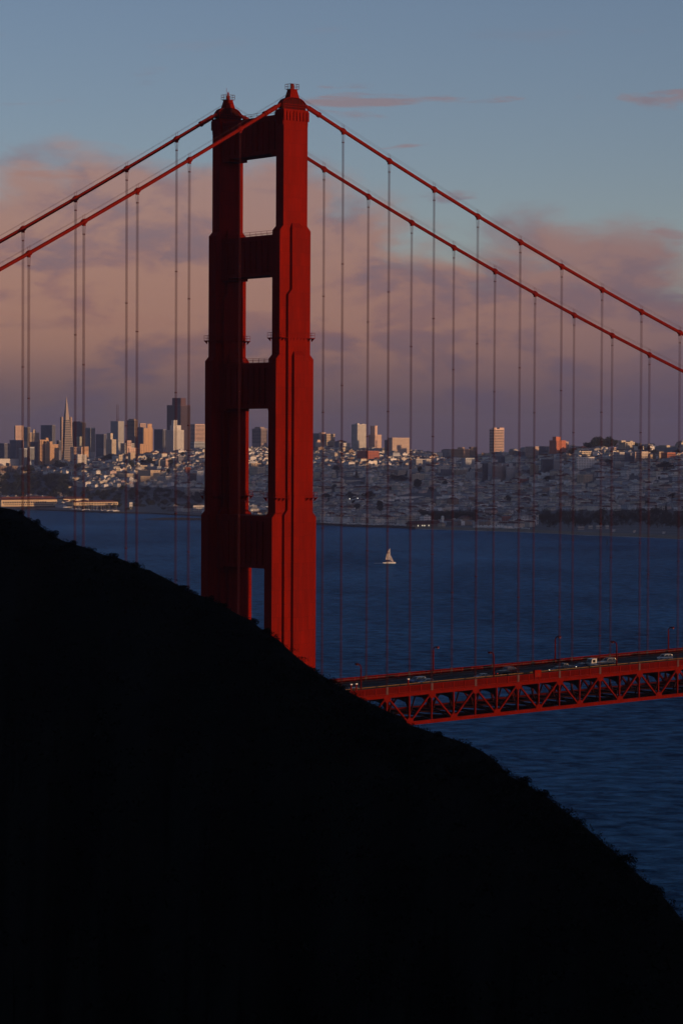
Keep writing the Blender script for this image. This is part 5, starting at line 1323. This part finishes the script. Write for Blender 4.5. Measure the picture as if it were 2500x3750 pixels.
def catamaran():
    P = at_z(1425, 2063, 0.0)
    t = thing('sailing_catamaran', 'white-sailed catamaran crossing the blue bay', 'sailboat', P, R(-38)); t.scale = (.88, .88, .88)
    SAIL = mat('sailcloth', (.58, .53, .52), .8, var=.05, vscale=.3); NAVY = mat('sail_mark_navy', (.09, .02, .03), .8)
    for sg in (-1, 1):
        h = MB(); n = 9; rings = []
        for i in range(n):
            u = i/(n - 1); x = 8.4 - 16.8*u; w = .62*math.sin(min(1, u*2.2 + .06)*math.pi/2); s_ = 1.15 + .35*(1 - u)
            rings.append([(x, sg*2.9 - w, s_), (x, sg*2.9 - w*.7, .2), (x, sg*2.9, -.45), (x, sg*2.9 + w*.7, .2), (x, sg*2.9 + w, s_)])
        h.add([v for r_ in rings for v in r_], [(i*5 + j, (i + 1)*5 + j, (i + 1)*5 + j + 1, i*5 + j + 1) for i in range(n - 1) for j in range(4)] + [(i*5, i*5 + 4, (i + 1)*5 + 4, (i + 1)*5) for i in range(n - 1)] + [tuple((n - 1)*5 + j for j in range(5))])
        h.build('hull', HULL, t)
    b = MB(); b.box(-5.2, 3.2, -2.6, 2.6, 1.0, 1.5); b.build('bridge_deck', HULL, t)
    b = MB(); b.frustum((-4.2, 1.6, -1.9, 1.9, 1.5), (-3.6, .6, -1.5, 1.5, 2.9)); b.build('cabin', mat('cabin_dark', (.12, .10, .12), .5), t)
    b = MB(); b.tube([(1.2, 0, 1.4), (1.2, 0, 20.2)], [.18, .11], 8); b.build('mast', ALU, t)
    b = MB(); b.tube([(1.2, 0, 4.3), (-6.4, 0.5, 4.1)], .16, 8); b.build('boom', mat('boom_dark', (.10, .05, .06), .5), t)
    sm = MB(); n, m_ = 12, 6; vs = []
    for i in range(n + 1):
        u = i/n; z = 4.6 + 15.2*u; c = 5.6*(1 - u**2.1)*0.98 + .3
        for j in range(m_ + 1):
            q = j/m_; vs.append((1.05 - c*q, .9*math.sin(math.pi*q*.8)*(1 - u*.6) + .5*q, z))
    fs = [(i*(m_ + 1) + j, i*(m_ + 1) + j + 1, (i + 1)*(m_ + 1) + j + 1, (i + 1)*(m_ + 1) + j) for i in range(n) for j in range(m_)]
    sm.add(vs, fs); sm.add([(v[0], v[1] - .04, v[2]) for v in vs], [f[::-1] for f in fs])
    ml = sm.build('mainsail', SAIL, t, smooth=True)
    mk = MB(); mk.box(-2.6, 0.1, -.35, -.25, 13.9, 14.6); mk.box(-2.4, -.4, -.35, -.25, 12.9, 13.15); mk.build('sail_stripe', NAVY, ml)
    jb = MB(); jv = []
    for i in range(9):
        u = i/8
        for j in range(5):
            q = j/4; f0 = Vector((6.2, 0, 1.8)).lerp(Vector((1.6, 0, 11.0)), u); c0 = Vector((2.6, 1.0, 2.4)).lerp(Vector((1.6, 0, 11.0)), u); p = f0.lerp(c0, q); jv.append((p.x, p.y + .5*math.sin(math.pi*q)*(1 - u), p.z))
    fs = [(i*5 + j, i*5 + j + 1, (i + 1)*5 + j + 1, (i + 1)*5 + j) for i in range(8) for j in range(4)]
    jb.add(jv, fs); jb.add([(v[0], v[1] - .03, v[2]) for v in jv], [f[::-1] for f in fs]); jb.build('jib', SAIL, t, smooth=True)
    wk = MB(); wk.add([(-8.3, -4.2, .06), (-8.3, 4.2, .06), (-19, 2.2, .06), (-21, -2.6, .06)], [(0, 1, 2, 3)]); wk.build('wake', M['foam'], t)
catamaran()
def buoy():
    P = at_z(2222, 1993, 0.0); t = thing('harbour_buoy', 'small dark pointed buoy floating before the right shore', 'buoy', P)
    dk = mat('buoy_dark', (.03, .05, .05), .6)
    m_ = MB(); m_.lathe([(1.7, -.5), (1.8, .6), (1.5, 1.1)], 14); m_.build('float', dk, t)
    m_ = MB()
    for k in range(4): a = k*math.pi/2; m_.bar((1.3*math.cos(a), 1.3*math.sin(a), 1.0), (.35*math.cos(a), .35*math.sin(a), 5.0), .16, .16)
    for z, r in ((2.2, 1.05), (3.6, .7)):
        for k in range(4): a = k*math.pi/2; m_.bar((r*math.cos(a), r*math.sin(a), z), (r*math.cos(a + math.pi/2), r*math.sin(a + math.pi/2), z), .12, .12)
    m_.build('cage', dk, t)
    m_ = MB(); m_.frustum((-.9, .9, -.9, .9, 2.4), (-.3, .3, -.3, .3, 4.6)); m_.build('radar_reflector', dk, t)
    m_ = MB(); m_.lathe([(.28, 5.0), (.3, 5.7), (.1, 6.2), (.06, 7.2)], 8); m_.build('lantern', dk, t)
buoy()
def channel_marker():
    P = at_z(1785, 1951, 0.0); t = thing('channel_pole', 'thin dark pole standing in the water before the yachts', 'pole', P)
    m_ = MB(); m_.tube([(0, 0, -1), (0, 0, 5.0)], .35, 6); m_.build('post', M['rock'], t); m_ = MB(); m_.box(-.7, .7, -.1, .1, 4.2, 5.4); m_.build('board', M['rock'], t)
channel_marker()

def harbour_lights():
    for u, v, c, txt in ((960, 572, (1, .95, .85), 'small white harbour light low among the masts'), (1010, 555, (1, .08, .05), 'small red harbour light beside the tall dark tree'), (990, 488, (.3, 1, .6), 'small green harbour light in front of the tall dark tree'),
                         (665, 292, (1, .9, .75), 'right small white street light above the long grey roof'), (552, 301, (1, .9, .75), 'left small white street light above the long grey roof')):
        px, row = 1140 + u/3.92, 1750 + v/3.92; D = depth_for_row(px, row + 14); P = ground_pt(px, D); z = at_depth(px, row, D).z
        t = thing('harbour_light', txt, 'light', P, 0, 'lit lamps along the far shore')
        m_ = MB(); m_.tube([(0, 0, -1), (0, 0, z - P.z)], .12, 6); m_.build('pole', M['rock'], t)
        m_ = MB(); m_.lathe([(.2, -.5), (.75, 0), (.2, .5)], 10, (0, 0, z - P.z)); m_.build('lamp', mat('harbour_lamp_glow', c, .4, emit=(*c, 5.0)), t)
harbour_lights()

# ------------------------------------------------------------------ vehicles on the bridge
TYRE = mat('tyre_rubber', (.02, .02, .02), .9); RIM = mat('wheel_rim', (.35, .35, .36), .4, .6)
HEADL = mat('headlight_lit', (.9, .85, .7), .3, emit=(1.0, .85, .6, 1.6)); TAILL = mat('tail_light_red', (.5, .02, .02), .4, emit=(1.0, .06, .03, .8)); TAIL0 = mat('tail_lamp_plastic', (.35, .02, .02), .4); HEAD0 = mat('headlamp_glass', (.7, .7, .7), .2)
CARG = mat('car_window_glass', (.02, .022, .026), .15, spec=.5)
def paint(n, c): return mat('car_paint_' + n, c, .35, .25, spec=.5)
PT = {n: paint(n, c) for n, c in (('silver', (.28, .29, .31)), ('white', (.55, .54, .53)), ('blue', (.10, .16, .32)), ('black', (.02, .02, .022)), ('tan', (.40, .33, .27)), ('darkblue', (.03, .06, .16)), ('grey', (.16, .16, .17)), ('darkred', (.12, .02, .02)))}
BODY = {'sedan': (4.6, 1.8, .30, .88, 1.42, (-.46, -.30, .12, .33)), 'suv': (4.7, 1.9, .38, 1.05, 1.76, (-.49, -.42, .12, .30)), 'pickup': (5.5, 1.95, .45, 1.10, 1.80, (-.10, -.04, .16, .28))}
def car(px, py, y, kind, pt, dirn, label, lit=False):
    p = at_y(px, py, y); x = p.x; z = deck_z(x) + 8.725
    t = thing('car' if kind != 'pickup' else 'pickup_truck', label, 'car' if kind != 'pickup' else 'pickup', (x, y, z), 0 if dirn > 0 else math.pi, 'vehicles on the bridge deck')
    L, w, z0, zb, zt, (c0, c1, c2, c3) = BODY[kind]
    b = MB(); h = L/2; sh = .62 if kind == 'sedan' else .8
    pr = [(-h, z0 + .1), (-h + .08, z0), (h - .1, z0), (h, z0 + .15), (h, sh), (h - .1, sh + .12), (c3*L, zb), (-h + .12 if kind != 'sedan' else -h + .1, zb), (-h, zb - .12)]
    b.extrude_y(pr, -w/2, w/2); body = b.build('body', PT[pt], t)
    g = MB(); wr = w/2*.80
    g.hexa([(c0*L, -w/2*.94, zb), (c3*L, -w/2*.94, zb), (c3*L, w/2*.94, zb), (c0*L, w/2*.94, zb), (c1*L, -wr, zt - .06), (c2*L, -wr, zt - .06), (c2*L, wr, zt - .06), (c1*L, wr, zt - .06)]); g.build('windows', CARG, t)
    r_ = MB(); r_.box(c1*L - .05, c2*L + .05, -wr - .02, wr + .02, zt - .06, zt); 
    for sx in (c0, c3): 
        tx = c1 if sx == c0 else c2
        for sy in (-1, 1): r_.bar((sx*L, sy*w/2*.95, zb), (tx*L, sy*(wr + .01), zt - .04), .08, .08)
    for sy in (-1, 1): r_.bar(((c1 + c2)/2*L, sy*w/2*.95, zb), ((c1 + c2)/2*L, sy*(wr + .01), zt - .04), .08, .08)
    r_.build('roof', PT[pt], t)
    if kind == 'pickup': bd = MB(); bd.box(-h + .15, c0*L - .1, -w/2 + .12, w/2 - .12, zb - .02, zb + .03); bd.build('load_bed', PT['black'], t)
    for sx in (-.31, .31):
        for sy in (-1, 1):
            rad = .33 if kind == 'sedan' else .38
            ty = MB(); ty.tube([(sx*L, sy*(w/2 - .2), rad), (sx*L, sy*(w/2 + .02), rad)], rad, 14); wh = ty.build('wheel', TYRE, t)
            rm = MB(); rm.tube([(sx*L, sy*(w/2 + .02), rad), (sx*L, sy*(w/2 + .035), rad)], rad*.6, 10); rm.build('rim', RIM, wh)
    for sy in (-1, 1):
        a = MB(); a.box(h - .06, h + .02, sy*w*.36 - .17, sy*w*.36 + .17, sh - .12, sh + .04); a.build('headlight', HEADL if lit else HEAD0, t)
        a = MB(); a.box(-h - .02, -h + .05, sy*w*.38 - .15, sy*w*.38 + .15, zb - .28, zb - .12); a.build('tail_light', TAILL if lit else TAIL0, t)
c7 = lambda u, v: (1200 + u/2.24, 2280 + v/2.24); c8 = lambda u, v: (1800 + u/2.24, 2250 + v/2.24)
car(*c7(735, 468), 2.0, 'suv', 'blue', -1, 'light blue hatchback overlapping a silver sedan on the deck')
car(*c7(810, 468), -1.6, 'sedan', 'silver', -1, 'silver sedan just right of the blue hatchback')
car(*c7(1265, 424), -1.6, 'sedan', 'silver', -1, 'silver sedan alone beside the second near lamp')
car(*c7(1430, 396), 1.6, 'sedan', 'black', 1, 'black car with glowing red tail light', True)
car(*c7(1500, 372), 5.0, 'suv', 'grey', 1, 'dark grey SUV on the far lane left of centre')
car(*c7(205, 540), -4.8, 'sedan', 'silver', -1, 'silver sedan half hidden by the hill end')
car(*c8(95, 456), 1.6, 'sedan', 'black', -1, 'black sedan with small headlight near the utility box', True)
car(*c8(160, 432), 4.8, 'suv', 'darkred', 1, 'dark red SUV on the far lane above utility box')
car(*c8(535, 430), -1.6, 'sedan', 'black', -1, 'black sedan with bright headlight right of the utility box', True)
car(*c8(600, 418), 1.6, 'pickup', 'grey', -1, 'dark pickup truck behind the bright headlight sedan')
car(*c8(728, 400), 1.6, 'sedan', 'darkblue', -1, 'dark blue sedan left of the white truck', True)
car(*c8(955, 366), 4.8, 'suv', 'tan', -1, 'tan SUV right behind the white truck')
car(*c8(870, 432), -5.2, 'sedan', 'black', 1, 'black car with red lights below the white truck', True)
car(*c8(1420, 342), 1.8, 'suv', 'white', -1, 'white SUV at the right end of the deck')
car(*c8(1412, 366), -3.8, 'sedan', 'silver', -1, 'silver sedan in front of the white SUV')
def truck():
    p = at_y(*c8(862, 404), 0.2); x = p.x; z = deck_z(x) + 8.725
    t = thing('box_truck', 'small white cab-over truck on the bridge deck', 'truck', (x, 0.2, z), math.pi, 'vehicles on the bridge deck')
    a = MB(); a.extrude_y([(1.0, .55), (3.0, .55), (3.1, 1.3), (2.75, 2.55), (1.0, 2.6)], -1.0, 1.0); a.build('cab', PT['white'], t)
    a = MB(); a.extrude_y([(3.07, 1.45), (3.12, 1.42), (2.82, 2.42), (2.76, 2.40)], -.9, .9); a.build('windscreen', CARG, t)
    for sy in (-1, 1):
        a = MB(); a.box(1.55, 2.6, *sorted((sy*1.0, sy*1.03)), 1.5, 2.3); a.build('side_window', CARG, t)
        a = MB(); a.box(3.0, 3.1, sy*.7 - .18, sy*.7 + .18, .75, 1.0); a.build('headlight', HEAD0, t)
        for sx in (-2.0, 2.2):
            w = MB(); w.tube([(sx, sy*.72, .42), (sx, sy*1.0, .42)], .42, 14); wh = w.build('wheel', TYRE, t); r_ = MB(); r_.tube([(sx, sy*1.0, .42), (sx, sy*1.02, .42)], .24, 10); r_.build('rim', RIM, wh)
    a = MB(); a.box(-3.1, .9, -1.0, 1.0, .75, 1.0); a.build('chassis', PT['black'], t)
    a = MB(); a.box(-3.1, .85, -1.05, 1.05, 1.0, 1.5); a.build('flat_bed', PT['grey'], t)
truck()

# ------------------------------------------------------------------ evening haze over the bay
def haze():
    mb = MB(); mb.box(-9100, 14100, -9100, 14100, -17.0, 330.0)
    m_ = bpy.data.materials.new('evening_haze'); m_.use_nodes = True; nt = m_.node_tree
    for n in list(nt.nodes):
        if n.type == 'BSDF_PRINCIPLED': nt.nodes.remove(n)
    v = nt.nodes.new('ShaderNodeVolumePrincipled'); v.inputs['Density'].default_value = 3.3e-5; v.inputs['Color'].default_value = (.84, .76, 1.0, 1); v.inputs['Anisotropy'].default_value = 0.6
    out = [n for n in nt.nodes if n.type == 'OUTPUT_MATERIAL'][0]
    nt.links.new(v.outputs[0], out.inputs['Volume'])
    tag(mb.build('haze', m_), kind='stuff')
haze()
